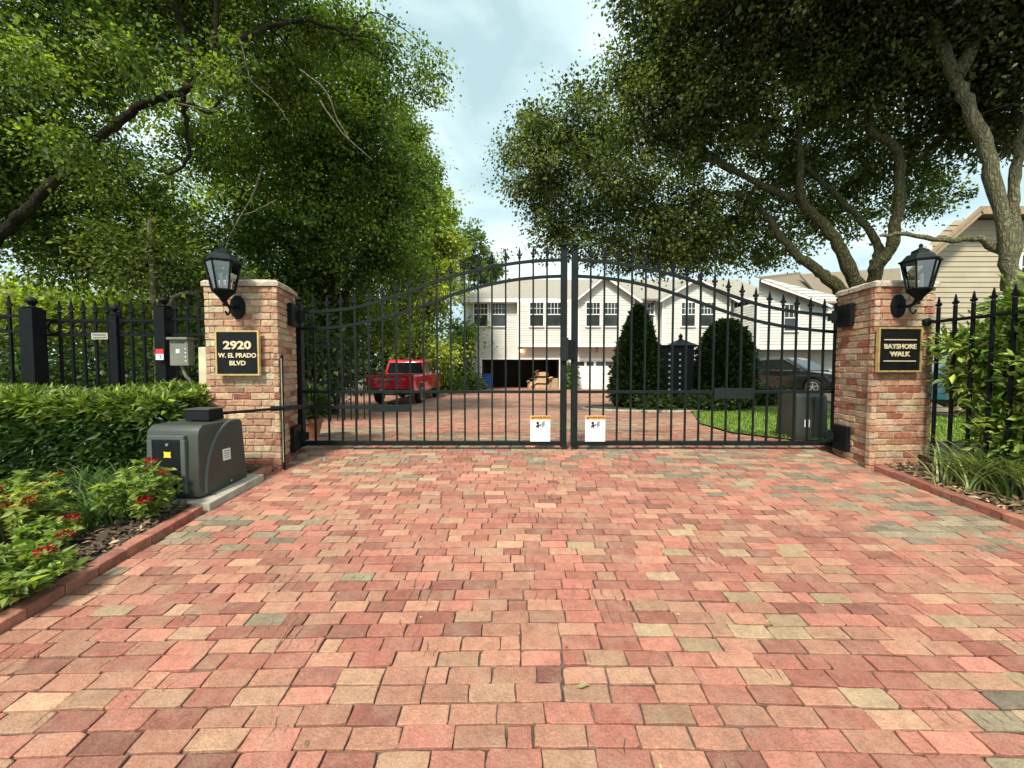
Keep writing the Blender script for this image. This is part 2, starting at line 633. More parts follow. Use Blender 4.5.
def leaf_mesh(name, pos, axis, size, width, cols, fold=.25, upbias=.6):
    n = len(pos)
    axis = unit(axis)
    rnd = RNG.normal(size=(n, 3))
    rnd[:, 2] += upbias * 2
    side = unit(np.cross(axis, rnd))
    nor = np.cross(side, axis)
    nor *= np.sign(nor[:, 2:3] + 1e-6)
    sz = size[:, None]
    w = (width if hasattr(width, 'shape') else np.full(n, width))[:, None]
    mid = pos + axis * sz * .45
    tip = pos + axis * sz - nor * sz * .12
    lft = mid + side * sz * w + nor * sz * fold * w
    rgt = mid - side * sz * w + nor * sz * fold * w
    V = np.stack([pos, lft, tip, rgt], 1).reshape(-1, 3)
    b = np.arange(n)[:, None] * 4
    T = np.concatenate([b + np.array([[0, 2, 1]]), b + np.array([[0, 3, 2]])], 1).reshape(-1)
    me = bpy.data.meshes.new(name)
    me.vertices.add(len(V))
    me.vertices.foreach_set('co', V.astype(np.float32).ravel())
    nf = 2 * n
    me.loops.add(nf * 3)
    me.loops.foreach_set('vertex_index', T.astype(np.int32))
    me.polygons.add(nf)
    me.polygons.foreach_set('loop_start', np.arange(nf, dtype=np.int32) * 3)
    at = me.attributes.new('col', 'FLOAT_COLOR', 'FACE')
    c4 = np.ones((nf, 4), dtype=np.float32)
    c4[:, :3] = np.repeat(np.clip(cols, 0, 1), 2, axis=0)
    at.data.foreach_set('color', c4.ravel())
    me.update(calc_edges=True)
    me.validate()
    return me


def leaf_cols(n, base, alt, t, jitter=.25):
    base, alt = np.array(base), np.array(alt)
    c = base[None] * (1 - t[:, None]) + alt[None] * t[:, None]
    return c * np.exp(RNG.normal(0, jitter, (n, 1))) * np.exp(RNG.normal(0, .07, (n, 3)))


def crown_mesh(name, blobs, n, base, alt, size=.11, width=.28, sigma=.26, per=70, shell=.55, droop=.3, flat=.7):
    """blobs: (centre, radii); leaves gathered in clumps that sit mostly towards the outside of each blob"""
    vol = np.array([r[0] * r[1] + r[0] * r[2] + r[1] * r[2] for _, r in blobs])
    share = vol / vol.sum()
    ps, ax, ts, cent = [], [], [], []
    for (c, r), sh in zip(blobs, share):
        nl = max(int(n * sh), per)
        k = max(nl // per, 1)
        d = unit(RNG.normal(size=(k, 3)))
        rad = RNG.random((k, 1)) ** shell
        rad *= 1 + np.clip(RNG.normal(0, .10, (k, 1)), -.2, .12)
        cc = np.array(c)[None] + d * rad * np.array(r)[None]
        cl = np.repeat(cc, per, axis=0)
        od = np.repeat(d, per, axis=0)
        sg = sigma * np.repeat(np.exp(RNG.normal(0, .35, (k, 1))), per, axis=0)
        off = np.clip(RNG.normal(size=(len(cl), 3)), -2.1, 2.1) * sg
        off[:, 2] *= flat
        # each clump is a spray: drawn out along its own twig
        td = unit(d + RNG.normal(size=(k, 3)) * .8 - np.array([0, 0, .25 * droop]))
        td = np.repeat(td, per, axis=0)
        off = off * .75 + td * (RNG.random((len(cl), 1)) - .4) * sg * 2.2
        ps.append(cl + off)
        a = unit(off) * .7 + od * .35 + RNG.normal(size=off.shape) * .5
        a[:, 2] -= droop
        ax.append(a)
        ts.append(np.clip(np.repeat(RNG.beta(.75, 1.15, k), per) + RNG.normal(0, .12, len(cl)), 0, 1))
        cent.append(cc)
    ps, ax, ts = np.concatenate(ps), np.concatenate(ax), np.concatenate(ts)
    m = len(ps)
    sz = size * np.exp(RNG.normal(0, .25, m))
    return leaf_mesh(name, ps, ax, sz, width, leaf_cols(m, base, alt, ts)), np.concatenate(cent)


def wiggle(pts, n=4, amp=.04):
    """smooth a polyline (Catmull-Rom) and add a slight irregularity"""
    pts = [Vector(p) for p in pts]
    out = []
    for i in range(len(pts) - 1):
        p0, p1, p2, p3 = pts[max(i - 1, 0)], pts[i], pts[i + 1], pts[min(i + 2, len(pts) - 1)]
        for k in range(n):
            t = k / n
            q = .5 * ((2 * p1) + (p2 - p0) * t + (2 * p0 - 5 * p1 + 4 * p2 - p3) * t * t + (3 * p1 - p0 - 3 * p2 + p3) * t ** 3)
            out.append(q + Vector([random.uniform(-amp, amp) for _ in range(3)]) * (0 if (i == 0 and k == 0) else 1))
    out.append(pts[-1])
    return out


def limb(mb, pts, r0, r1, n=10, amp=.03):
    q = wiggle(pts, 6, amp * .8)
    k = len(q)
    mb.tube(q, [(r0 + (r1 - r0) * (i / (k - 1)) ** .8) * random.uniform(.90, 1.11) for i in range(k)], n)
    return q


def twigs(mb, tips, cents, count, r=.025):
    """thin branches from points along the limbs out to clump centres"""
    if not len(tips):
        return
    T = np.array([tuple(t) for t in tips])
    idx = RNG.choice(len(cents), min(count, len(cents)), replace=False)
    for i in idx:
        c = cents[i]
        d = np.linalg.norm(T - c, axis=1)
        k = np.argsort(d)[random.randint(0, min(3, len(T) - 1))]
        if d[k] > 2.4 or d[k] < .3:
            continue
        a, b = Vector(T[k]), Vector(c)
        mdl = a.lerp(b, .5) + Vector([random.uniform(-.25, .25) * d[k] for _ in range(3)]) + Vector((0, 0, .1 * d[k]))
        q = wiggle([a, mdl, b], 4, .02 * d[k])
        rr = r * (.4 + .22 * d[k])
        mb.tube(q, [rr * (1 - .75 * j / (len(q) - 1)) for j in range(len(q))], 5, cap=False)


def tree(name, label, cat, base, limbs, blobs, n, cbase, calt, bark, size=.11, group=None, ntw=60, leafm=None, pale=None, **kw):
    t = thing(name, label, cat, base, group)
    me, cents = crown_mesh('crown', blobs, n, cbase, calt, size, **kw)
    link('crown', me, leafm or M['leaf'], t)
    mb = MB()
    tips = []
    for pts, r0, r1 in limbs:
        q = limb(mb, pts, r0, r1)
        tips += q[len(q) // 2:]
    twigs(mb, tips, cents, ntw)
    mb.build('trunk', bark, t, smooth=True)
    if pale:
        mb = MB()
        for pts in pale:
            q = wiggle(pts, 5, .008)
            mb.tube(q, [.017 * (1 - .7 * i / (len(q) - 1)) for i in range(len(q))], 5)
        mb.build('bare_twigs', M['barkpale'], t, smooth=True)
    return t


def pb(u, v, Y, ru, rv, ry=None):
    """crown blob: centre seen at u, v at depth Y, radii in photo units at that depth"""
    s = Y / F
    return (tuple(P(u, v, Y)), (ru * s, (ry if ry else (ru + rv) / 2 * s), rv * s))


def blades(name, roots, length, width, lean, cols, segs=4):
    n = len(roots)
    width = np.zeros(n) + width
    az = RNG.random(n) * 2 * math.pi
    d = np.stack([np.cos(az), np.sin(az), np.zeros(n)], 1)
    s = np.stack([-np.sin(az), np.cos(az), np.zeros(n)], 1)
    V = []
    for k in range(segs + 1):
        t = k / segs
        p = roots + d * (length * lean * t ** 1.6)[:, None]
        p = p + np.array([0, 0, 1])[None] * (length * (t - .55 * lean * t ** 2.4))[:, None]
        w = (width * (1 - t ** 1.5) + .0005)[:, None]
        V += [p - s * w, p + s * w]
    V = np.stack(V, 1).reshape(-1, 3)
    k2 = 2 * (segs + 1)
    b = np.arange(n)[:, None, None] * k2
    q = np.array([[2 * k, 2 * k + 1, 2 * k + 3, 2 * k + 2] for k in range(segs)])[None]
    Q = (b + q).reshape(-1)
    me = bpy.data.meshes.new(name)
    me.vertices.add(len(V))
    me.vertices.foreach_set('co', V.astype(np.float32).ravel())
    nf = n * segs
    me.loops.add(nf * 4)
    me.loops.foreach_set('vertex_index', Q.astype(np.int32))
    me.polygons.add(nf)
    me.polygons.foreach_set('loop_start', np.arange(nf, dtype=np.int32) * 4)
    at = me.attributes.new('col', 'FLOAT_COLOR', 'FACE')
    c4 = np.ones((nf, 4), dtype=np.float32)
    c4[:, :3] = np.repeat(np.clip(cols, 0, 1), segs, axis=0)
    at.data.foreach_set('color', c4.ravel())
    me.update(calc_edges=True)
    me.validate()
    return me


# ================================================================== camera, sky, light
cam = bpy.data.cameras.new('camera')
cam.sensor_width = 36
cam.lens = 36 * F / 1024
cam.clip_start = .05
cam.clip_end = 2000
co = bpy.data.objects.new('camera', cam)
COL.objects.link(co)
co.location = (0, 0, CAMZ)
co.rotation_euler = (R(90) - PITCH, 0, 0)
SC.camera = co

SUN_EL, SUN_AZ = 50, 200          # azimuth measured clockwise from +Y: behind the camera, a little to the left
w = bpy.data.worlds.new('World')
SC.world = w
w.use_nodes = True
nt = w.node_tree
L = nt.links
bg = nt.nodes['Background']
sky = nt.nodes.new('ShaderNodeTexSky')
sky.sky_type = 'NISHITA'
sky.sun_disc = False
sky.sun_elevation = R(SUN_EL)
sky.sun_rotation = R(SUN_AZ)
sky.air_density = 1.2
sky.dust_density = 2.5
tc = nt.nodes.new('ShaderNodeTexCoord')
mp = nt.nodes.new('ShaderNodeMapping')
mp.inputs['Scale'].default_value = (1.6, 1.6, 3.2)
L.new(tc.outputs['Generated'], mp.inputs['Vector'])
nz = nt.nodes.new('ShaderNodeTexNoise')
nz.inputs['Scale'].default_value = 1.9
nz.inputs['Detail'].default_value = 9
nz.inputs['Roughness'].default_value = .52
nz.inputs['Distortion'].default_value = .5
L.new(mp.outputs[0], nz.inputs['Vector'])
cr = nt.nodes.new('ShaderNodeValToRGB')
e = cr.color_ramp.elements
e[0].position, e[0].color = .36, (3.5, 4.9, 5.1, 1)
e[1].position, e[1].color = .66, (6.9, 8.0, 8.0, 1)
k = e.new(.52)
k.color = (5.2, 6.6, 6.65, 1)
L.new(nz.outputs['Fac'], cr.inputs['Fac'])
mx = nt.nodes.new('ShaderNodeMix')
mx.data_type = 'RGBA'
mx.inputs['Factor'].default_value = .86
L.new(sky.outputs[0], mx.inputs['A'])
L.new(cr.outputs['Color'], mx.inputs['B'])
L.new(mx.outputs['Result'], bg.inputs['Color'])
bg.inputs['Strength'].default_value = .080

sl = bpy.data.lights.new('sun', 'SUN')
sl.energy = 2.6
sl.angle = R(9)
sl.color = (1, .93, .80)
so = bpy.data.objects.new('sun', sl)
COL.objects.link(so)
az = R(SUN_AZ)
sd = Vector((math.sin(az) * math.cos(R(SUN_EL)), math.cos(az) * math.cos(R(SUN_EL)), math.sin(R(SUN_EL))))
so.rotation_euler = sd.to_track_quat('Z', 'Y').to_euler()
so.location = sd * 40

vs = SC.view_settings
vs.view_transform = 'Standard'
vs.look = 'None'
vs.exposure = 1.12
vs.gamma = 1
vs.use_curve_mapping = False
SC.cycles.max_bounces = 6
SC.cycles.diffuse_bounces = 3
SC.cycles.glossy_bounces = 3
SC.cycles.transmission_bounces = 4
SC.cycles.transparent_max_bounces = 8
SC.cycles.use_denoising = True

XL, XR = -2.80, 4.27                # inner faces of the two brick kerbs

# ================================================================== ground and paving
mb = MB()
ys = [-12, -4, 0, 1, 2, 3, 4, 5, 5.3, 5.5, 5.7, 5.9, 6.1, 6.3, 7, 9, 11, 13, 15, 17, 22, 30, 60, 150, 400]
xs = [-400, -60, -20, -8, 0, 8, 20, 60, 400]
vsx = [(x, y, G(max(y, -12)) - .06) for y in ys for x in xs]
nx = len(xs)
mb.add(vsx, [(j * nx + i, j * nx + i + 1, (j + 1) * nx + i + 1, (j + 1) * nx + i) for j in range(len(ys) - 1) for i in range(nx - 1)])
tag(mb.build('ground', M['soil']), kind='structure')


def strip(name, mat, x0f, x1f, ylist, dz, kind='structure', th=0.):
    mb = MB()
    vv = []
    for y in ylist:
        vv += [(x0f(y), y, G(y) + dz), (x1f(y), y, G(y) + dz)]
    mb.add(vv, [(2 * i, 2 * i + 1, 2 * i + 3, 2 * i + 2) for i in range(len(ylist) - 1)])
    return tag(mb.build(name, mat), kind=kind)


yl = [-2 + .25 * i for i in range(49)] + [10.2]
strip('paver_bedding', M['joint'], lambda y: XL - .3 if y < 5.2 else -6.5, lambda y: XR + .3 if y < 5.2 else 6.5, yl, -.014)

NOISE = RNG.random((40, 40, 3))


def vnoise(x, y, k):
    x, y = x % 39, y % 39
    i, j = int(x), int(y)
    a, b = x - i, y - j
    a, b = a * a * (3 - 2 * a), b * b * (3 - 2 * b)
    n = NOISE[:, :, k]
    i1, j1 = (i + 1) % 40, (j + 1) % 40
    return (n[i, j] * (1 - a) + n[i1, j] * a) * (1 - b) + (n[i, j1] * (1 - a) + n[i1, j1] * a) * b


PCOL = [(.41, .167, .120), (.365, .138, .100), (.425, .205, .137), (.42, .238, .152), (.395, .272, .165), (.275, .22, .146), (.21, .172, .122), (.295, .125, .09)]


def paver_col(x, y):
    g = vnoise(x * .9 + 7, y * .9 + 3, 0) + random.uniform(-.35, .35)
    yv = vnoise(x * .8 + 17, y * 1.3 + 11, 1) + random.uniform(-.35, .35)
    if g > .80:
        c = PCOL[random.choice((5, 5, 6))]
    elif yv > .80:
        c = PCOL[random.choice((4, 4, 3))]
    else:
        c = PCOL[random.choice((0, 0, 0, 1, 1, 2, 2, 2, 3, 7))]
    k = math.exp(random.gauss(0, .13))
    if y > 4.3 and random.random() < .45 * min(1, (y - 4.3) / .6) and y < 6.2:  # darker pavers at the gate: dirt stain plus soft shade put into colour
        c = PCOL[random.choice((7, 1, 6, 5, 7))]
    return tuple(v * k for v in c)


def lawn_edge(y):                    # left edge of the lawn inside the gate
    pts = [(6.0, 5.2), (6.3, 4.35), (7.2, 3.95), (9, 4.2), (11.5, 5.2), (13.5, 6.0), (40, 8)]
    for (a, xa), (b, xb) in zip(pts, pts[1:]):
        if y <= b:
            return xa + (xb - xa) * (y - a) / (b - a)
    return 8


mb = MB()
row = 0
y = .35
PW, PH = .213, .0992
while y < 10.2:
    xa, xb = (XL, XR) if y < 5.0 else ((-2.86, XR + .02) if y < 5.55 else (-5.6, min(4.9, lawn_edge(max(y, 6.0)) - .03)))
    x = xa - random.uniform(0, 1) * PW - (row % 2) * PW * .5
    while x < xb:
        wd = PW * random.uniform(.97, 1.03) if random.random() > .09 else PW * random.uniform(.45, .62)
        x0, x1 = max(x, xa), min(x + wd, xb)
        if x1 - x0 > .045:
            xm = (x0 + x1) / 2
            yy = y + .03 * math.sin(xm * .9 + 1.3) + .028 * (vnoise(xm * .6 + 5, y * .5, 2) - .5) + random.uniform(-.003, .003)
            sl_ = (G(yy + .05) - G(yy - .05)) / .1
            ay = Vector((random.uniform(-.03, .03), 1, sl_)).normalized()
            ax = Vector((1, .027 * math.cos(xm * .9 + 1.3) + random.uniform(-.012, .012), 0)).normalized()
            jt = random.uniform(.0045, .0105)
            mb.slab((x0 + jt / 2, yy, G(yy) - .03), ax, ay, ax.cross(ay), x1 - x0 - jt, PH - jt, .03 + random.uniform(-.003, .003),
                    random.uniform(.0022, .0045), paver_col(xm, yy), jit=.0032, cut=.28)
        x += wd
    y += PH
    row += 1
tag(mb.build('driveway', M['paver']), kind='structure')

yl = [10.26, 11, 12, 13, 14, 15, 16, 18, 22, 29.2, 34]
strip('courtyard_paving', M['court'], lambda y: -9.5, lambda y: 13.5, yl, -.004)
strip('forecourt_paving', M['court'], lambda y: -9.5, lambda y: -5.55, [5.9, 6.3, 7, 8, 9, 10.25], -.006)

# kerbs
mb = MB()
for (x, y0, y1) in ((XL, -1.0, 3.62), (XL, 4.42, 4.68), (XR + .11, .2, 4.86)):
    y = y0
    while y < y1 - .02:
        l_ = min(.205, y1 - y)
        sl_ = .0933
        c = random.choice([(.31, .115, .075), (.27, .09, .06), (.35, .15, .095), (.25, .10, .07)])
        yy = y + .002
        o_ = Vector((x + random.uniform(-.004, .004), yy, G(yy) - .05))
        ht = .118 + random.uniform(-.006, .006)
        mb.slab(o_, Vector((0, 1, sl_)).normalized(), Vector((-1, 0, 0)), (0, 0, 1), l_ - .005, .105, ht, .007, c, jit=.002)
        y += l_
tag(mb.build('kerb', M['kerb']), kind='structure')

# planting beds
mb = MB()
def bed(xa, xb, y0, y1, dz, n=14, m=10):
    vv = []
    for j in range(n + 1):
        y = y0 + (y1 - y0) * j / n
        for i in range(m + 1):
            x = xa + (xb - xa) * i / m
            vv.append((x, y, G(y) + dz + .05 * (vnoise(x * 2 + 9, y * 2 + 4, 1) - .4) * min(1, i / 1.5, (m - i) / 1.5)))
    mb.add(vv, [(j * (m + 1) + i, j * (m + 1) + i + 1, (j + 1) * (m + 1) + i + 1, (j + 1) * (m + 1) + i) for j in range(n) for i in range(m)])
bed(-2.905, -9, -1, 5.55, .045)
bed(XR + .112, 10, .2, 5.75, .045)
tag(mb.build('bed_soil', M['soil']), kind='structure')


def chips(name, n, fx, fy, size, cols, dz=.05):
    pos = np.array([(x, y, G(y) + dz + random.uniform(0, min(.035, dz))) for x, y in ((fx(), fy()) for _ in range(n))])
    ax = RNG.normal(size=(n, 3))
    ax[:, 2] *= .25
    cc = np.array(cols)[RNG.integers(0, len(cols), n)] * np.exp(RNG.normal(0, .3, (n, 1)))
    me = leaf_mesh(name, pos, ax, size * np.exp(RNG.normal(0, .35, n)), .22, cc, fold=.15, upbias=2.)
    return tag(link(name, me, M['chips']), kind='stuff')


chips('bark_mulch', 9000, lambda: -2.93 - abs(random.gauss(0, .75)), lambda: random.uniform(.6, 4.6), .05, [(.10, .06, .035), (.16, .10, .06), (.24, .17, .11), (.06, .04, .028)])
chips('leaf_litter', 7000, lambda: XR + .13 + random.uniform(0, 1.6), lambda: random.uniform(1.2, 5.1), .065, [(.36, .25, .13), (.27, .18, .10), (.15, .10, .06), (.44, .34, .20)])

chips('fallen_leaves', 90, lambda: random.uniform(-2.7, 4.2), lambda: random.uniform(1.4, 5.2) , .026, [(.36, .25, .13), (.27, .18, .10), (.40, .34, .16)], dz=.004)

# lawn inside the gate
mb = MB()
yl = [6.05, 6.3, 6.7, 7.2, 8, 9, 10, 11.5, 13.5, 16, 19]
def lz(x, y):
    return G(y) + .02 + .035 * max(0, y - 12) * (1 if x > 5 else 0) * .6
vv = []
for y in yl:
    for i in range(7):
        x = lawn_edge(y) + (12.5 - lawn_edge(y)) * i / 6
        vv.append((x, y, lz(x, y)))
mb.add(vv, [(j * 7 + i, j * 7 + i + 1, (j + 1) * 7 + i + 1, (j + 1) * 7 + i) for j in range(len(yl) - 1) for i in range(6)])
tag(mb.build('lawn', M['lawnbase']), kind='structure')
n = 34000
yy = 6.1 + 7.6 * RNG.random(n) ** 1.2
xx = np.array([lawn_edge(y) for y in yy]) + .02 + (6.6) * RNG.random(n)
rt = np.stack([xx, yy, np.array([lz(x, y) - .005 for x, y in zip(xx, yy)])], 1)
cc = leaf_cols(n, (.10, .19, .022), (.26, .36, .05), RNG.random(n), .2)
tag(link('grass', blades('grass', rt, .055 * np.exp(RNG.normal(0, .3, n)), .0075, .5, cc, 2), M['grass']), kind='stuff')

# ================================================================== brick pillars
BCOL = [(.46, .29, .185), (.48, .34, .20), (.43, .235, .15), (.37, .175, .11), (.48, .385, .25), (.30, .105, .068), (.45, .30, .20), (.40, .30, .21)]


def pillar(label, foot, zb, zt, tone, cap_over=.035):
    """foot: footprint corners, counter-clockwise seen from above"""
    cx = sum(p[0] for p in foot) / len(foot)
    cy = sum(p[1] for p in foot) / len(foot)
    t = thing('brick_pillar', label, 'pillar', (cx, cy, zb), 'brick pillars beside the gate')
    d = .016
    core = [(cx + (x - cx) * .965, cy + (y - cy) * .965) for x, y in foot]
    MB().prism(core, lambda a, b, z: (a, b, z), zb, zt - .004).build('mortar_core', M['mortar'], t)
    mb = MB()
    ch = .0765
    nrow = int(round((zt - zb) / ch))
    ch = (zt - zb) / nrow
    for r_ in range(nrow):
        z = zb + r_ * ch
        for i in range(len(foot)):
            a, b = Vector(foot[i]), Vector(foot[(i + 1) % len(foot)])
            e_ = (b - a)
            ln = e_.length
            e_ = e_ / ln
            nn = Vector((e_.y, -e_.x, 0))
            x = 0 if (r_ + i) % 2 else -.11
            while x < ln - .01:
                wd = .215 * random.uniform(.94, 1.05)
                x0, x1 = max(0, x), min(ln, x + wd)
                if ln - x1 < .06:
                    x1 = ln
                wd = x1 - x if x1 == ln else wd
                if x1 - x0 > .03:
                    c = tone(r_ / nrow, random.random())
                    kk = math.exp(random.gauss(0, .11))
                    c = tuple(v * kk for v in c)
                    o_ = Vector((a.x, a.y, z)) + Vector((e_.x, e_.y, 0)) * (x0 + (.005 if x0 > 0 else -.002)) - nn * .05
                    mb.slab(o_ + Vector((0, 0, .005)), (e_.x, e_.y, 0), (0, 0, 1), nn, x1 - x0 - (.005 if x0 > 0 else -.002) - (.005 if x1 < ln else -.002), ch - .011,
                            .05 + random.uniform(-.004, .005), .006, c, jit=.0035, cut=.2)
                x += wd
    mb.build('brickwork', M['brick'], t)
    cap = []
    mbc = MB()
    ring = []
    for i in range(len(foot)):
        a, b = Vector(foot[i]), Vector(foot[(i + 1) % len(foot)])
        for k in range(7):
            q = a.lerp(b, k / 7)
            dv = Vector((q.x - cx, q.y - cy)).normalized()
            ring.append(q + dv * (cap_over + random.uniform(-.008, .008)))
    m = len(ring)
    lo = [(q.x, q.y, zt - .002 + random.uniform(-.004, .004)) for q in ring]
    mid = [(q.x, q.y, zt + .045 + random.uniform(-.008, .008)) for q in ring]
    hi = [(cx + (q.x - cx) * .94, cy + (q.y - cy) * .94, zt + .07 + random.uniform(-.006, .006)) for q in ring]
    mbc.add(lo + mid + hi, [tuple(range(m))[::-1], tuple(range(2 * m, 3 * m))] + [(i, (i + 1) % m, m + (i + 1) % m, m + i) for i in range(m)]
            + [(m + i, m + (i + 1) % m, 2 * m + (i + 1) % m, 2 * m + i) for i in range(m)])
    mbc.build('cap', M['capstone'], t)
    return t


def tone_left(h, r):
    if h < .08:
        return BCOL[random.choice((3, 5, 5, 3))]
    return BCOL[random.choice((0, 0, 1, 1, 2, 4, 4, 6, 2, 3) if r < .93 else (5, 3))]


def tone_right(h, r):
    if r > .80:
        return BCOL[random.choice((5, 5, 3))]
    return BCOL[random.choice((0, 2, 2, 3, 6, 7, 7, 1))]


ZT = 2.075
footL = [(-3.56, 4.72), (-2.72, 4.72), (-2.88, 5.42), (-3.56, 5.42)]
footR = [(4.22, 4.74), (4.98, 4.80), (4.98, 5.46), (4.36, 5.46)]
pilL = pillar('brick gate pillar in pale buff brick with the 2920 address plaque', footL, -.17, ZT, tone_left)
pilR = pillar('brick gate pillar in darker red brick with the Bayshore Walk plaque', footR, -.17, ZT, tone_right)

# hinge housings and conduit on the pillars
def side_pt(foot, k, t, z, off=.0):
    a, b = Vector(foot[k]), Vector(foot[(k + 1) % 4])
    e_ = (b - a).normalized()
    q = a + (b - a) * t + Vector((e_.y, -e_.x)) * off
    return Vector((q.x, q.y, z)), math.atan2(e_.y, e_.x)


for foot, k, t0, pil, side in ((footL, 1, .70, pilL, 1), (footR, 3, .32, pilR, -1)):
    for z0, z1, nm in ((1.66, 1.94, 'hinge_plate'), (.06, .38, 'hinge_housing')):
        q, a = side_pt(foot, k, t0, (z0 + z1) / 2, .035)
        mb = MB().box(q, (.30, .05, z1 - z0), rz=a)
        o = mb.build(nm, M['iron'], pil, bevel=.006)
        q2, a = side_pt(foot, k, t0 + (.2 if side > 0 else -.2), (z0 + z1) / 2, .09)
        mb = MB().box(q2, (.05, .12, .10), rz=a)
        mb.tube([q2 + Vector((0, 0, -.08)), q2 + Vector((0, 0, .08))], .022, 10)
        mb.build('hinge_knuckle', M['irongrey'], o)
q, a = side_pt(footL, 1, .04, 0, .03)
mb = MB().tube([(q.x, q.y, -.13), (q.x, q.y, 1.28)], .013, 8)
mb.build('conduit', M['iron'], pilL, smooth=True)
q, a = side_pt(footL, 1, .015, 0, .028)
MB().tube([(q.x, q.y, .02), (q.x, q.y, 1.24)], .005, 6).build('wire', M['concrete'], pilL, smooth=True)


# plaques
def plaque(label, u0, u1, v0, v1, Y, rz, lines, rules=()):
    a, b = P(u0, v0, Y), P(u1, v1, Y)
    c = (a + b) / 2
    wd, ht = b.x - a.x, a.z - b.z
    t = thing('address_plaque', label, 'plaque', (c.x, c.y, c.z), 'plaques on the pillars')
    mt = Matrix.Rotation(rz, 3, 'Z')
    def loc(x, y, z):
        return c + mt @ Vector((x, y, z))
    MB().box(loc(0, .004, 0), (wd - .02, .024, ht - .02), rz=rz).build('panel', M['plaque'], t)
    mb = MB()
    for s_ in (-1, 1):
        mb.box(loc(s_ * (wd / 2 - .009), 0, 0), (.018, .036, ht), rz=rz)
        mb.box(loc(0, -.0015, s_ * (ht / 2 - .009)), (wd - .036, .033, .018), rz=rz)
    mb.build('frame', M['gold'], t)
    for s_, zz, size, sx, bold in lines:
        text('lettering', s_, M['goldtext'], t, loc(0, -.012, zz), size, sx, .008, rz, bold)
    for zz in rules:
        MB().box(loc(0, -.012, zz), (wd * .74, .008, .011), rz=rz).build('rule', M['goldtext'], t)
    return t


plaque('square black plaque with gold letters reading 2920 W. El Prado Blvd', 215.5, 260.5, 330.5, 375.5, 4.66, 0,
       [('2920', .085, .125, 1.28, .0045), ('W. EL PRADO', -.03, .072, .98, .0022), ('BLVD', -.118, .072, 1.1, .0022)])
plaque('square black plaque with gold letters and two rules reading Bayshore Walk', 876.5, 921.5, 327.5, 372, 4.70, R(4),
       [('BAYSHORE', .035, .076, 1.06, .002), ('WALK', -.052, .076, 1.12, .002)], (.115, -.13))


# ================================================================== wall lanterns
def make_lantern():
    t = thing('wall_lantern', 'black wall lantern on the pale left pillar above the 2920 plaque', 'lantern', (0, 0, 0), 'coach lanterns on the pillars')
    n = 6
    def ringp(r, z, rot=.5):
        return [Vector((r * math.cos(2 * math.pi * (k + rot) / n), r * math.sin(2 * math.pi * (k + rot) / n), z)) for k in range(n)]
    lo, hi = ringp(.105, 0), ringp(.165, .30)
    mb = MB()
    for a, b in zip(lo, hi):
        mb.tube([a, b], .0095, 6)
    for rg in (lo, hi):
        for k in range(n):
            mb.tube([rg[k], rg[(k + 1) % n]], .011, 6)
    mb.lathe((0, 0, 0), [(.11, -.012), (.115, .008), (.10, .012)], 6)
    fr = mb.build('frame', M['iron'], t)
    g1, g2 = ringp(.101, .008), ringp(.161, .295)
    MB().add(g1 + g2, [(k, (k + 1) % n, n + (k + 1) % n, n + k) for k in range(n)]).build('glass_panes', M['lglass'], t)
    MB().lathe((0, 0, .295), [(.185, 0), (.192, .014), (.16, .028), (.125, .075), (.118, .085), (.085, .088), (.08, .125), (.05, .14), (.03, .15), (.016, .165), (.022, .185), (.008, .205)], 6).build('roof', M['irongrey'], t)
    mb = MB()
    for k in range(3):
        a = 2 * math.pi * k / 3 + .4
        x, y = .032 * math.cos(a), .032 * math.sin(a)
        mb.lathe((x, y, .012), [(.011, 0), (.011, .10), (.006, .105), (.012, .125), (.006, .155), (.001, .165)], 8)
    mb.build('candle', M['candle'], t)
    MB().lathe((0, 0, -.135), [(.008, -.03), (.02, -.015), (.012, 0), (.03, .02), (.045, .05), (.10, .11), (.118, .122)], 10).build('cup', M['iron'], t, smooth=True)
    mb = MB()
    mb.tube(wiggle([(0, 0, -.10), (0, .05, -.15), (.0, .12, -.17), (0, .20, -.15), (0, .215, -.15)], 4, 0), .017, 8)
    mb.tube(wiggle([(0, .03, -.10), (0, .09, -.20), (0, .05, -.26), (0, .02, -.22)], 4, 0), .009, 6)
    mb.build('arm', M['iron'], t, smooth=True)
    mb = MB()
    pts = [(0.085 * math.cos(2 * math.pi * k / 20), .135 * math.sin(2 * math.pi * k / 20)) for k in range(20)]
    mb.prism(pts, lambda a, b, d_: (a, d_, b - .15), .205, .235)
    mb.build('backplate', M['iron'], t, bevel=.008)
    return t


lan = make_lantern()
q = P(222, 290, 4.45)
lan.location = (q.x, 4.475, q.z)
lan2 = dup(lan)
lan2['label'] = 'black wall lantern on the red right pillar above the Bayshore plaque'
q = P(921, 289, 4.50)
lan2.location = (q.x, 4.52, q.z)
lan2.rotation_euler = (0, 0, R(4))

# ================================================================== the gate
GY = 5.6


def gx(u):
    return P(u, 367, GY).x


def gz(v):
    return P(512, v, GY).z


UPL = [(303, 312.3), (340, 310.3), (367, 305.8), (408, 292.4), (436, 282), (463, 273), (504, 264.6), (531, 261), (561, 259.7)]
LOL = [(303, 329), (340, 327.4), (381, 319), (408, 311.5), (436, 301.5), (463, 290.8), (504, 281.2), (531, 277.6), (561, 276)]
UPR = [(577, 259.6), (603, 261.8), (632, 266), (660, 271.5), (689, 279.8), (717.6, 291.4), (746, 301.6), (775, 309), (803.6, 313.2), (834, 315.6)]
LOR = [(577, 276), (603, 277.8), (632, 282), (660, 289), (689, 299), (717.6, 309.4), (746, 318.8), (775, 325.3), (803.6, 329.5), (834, 332)]


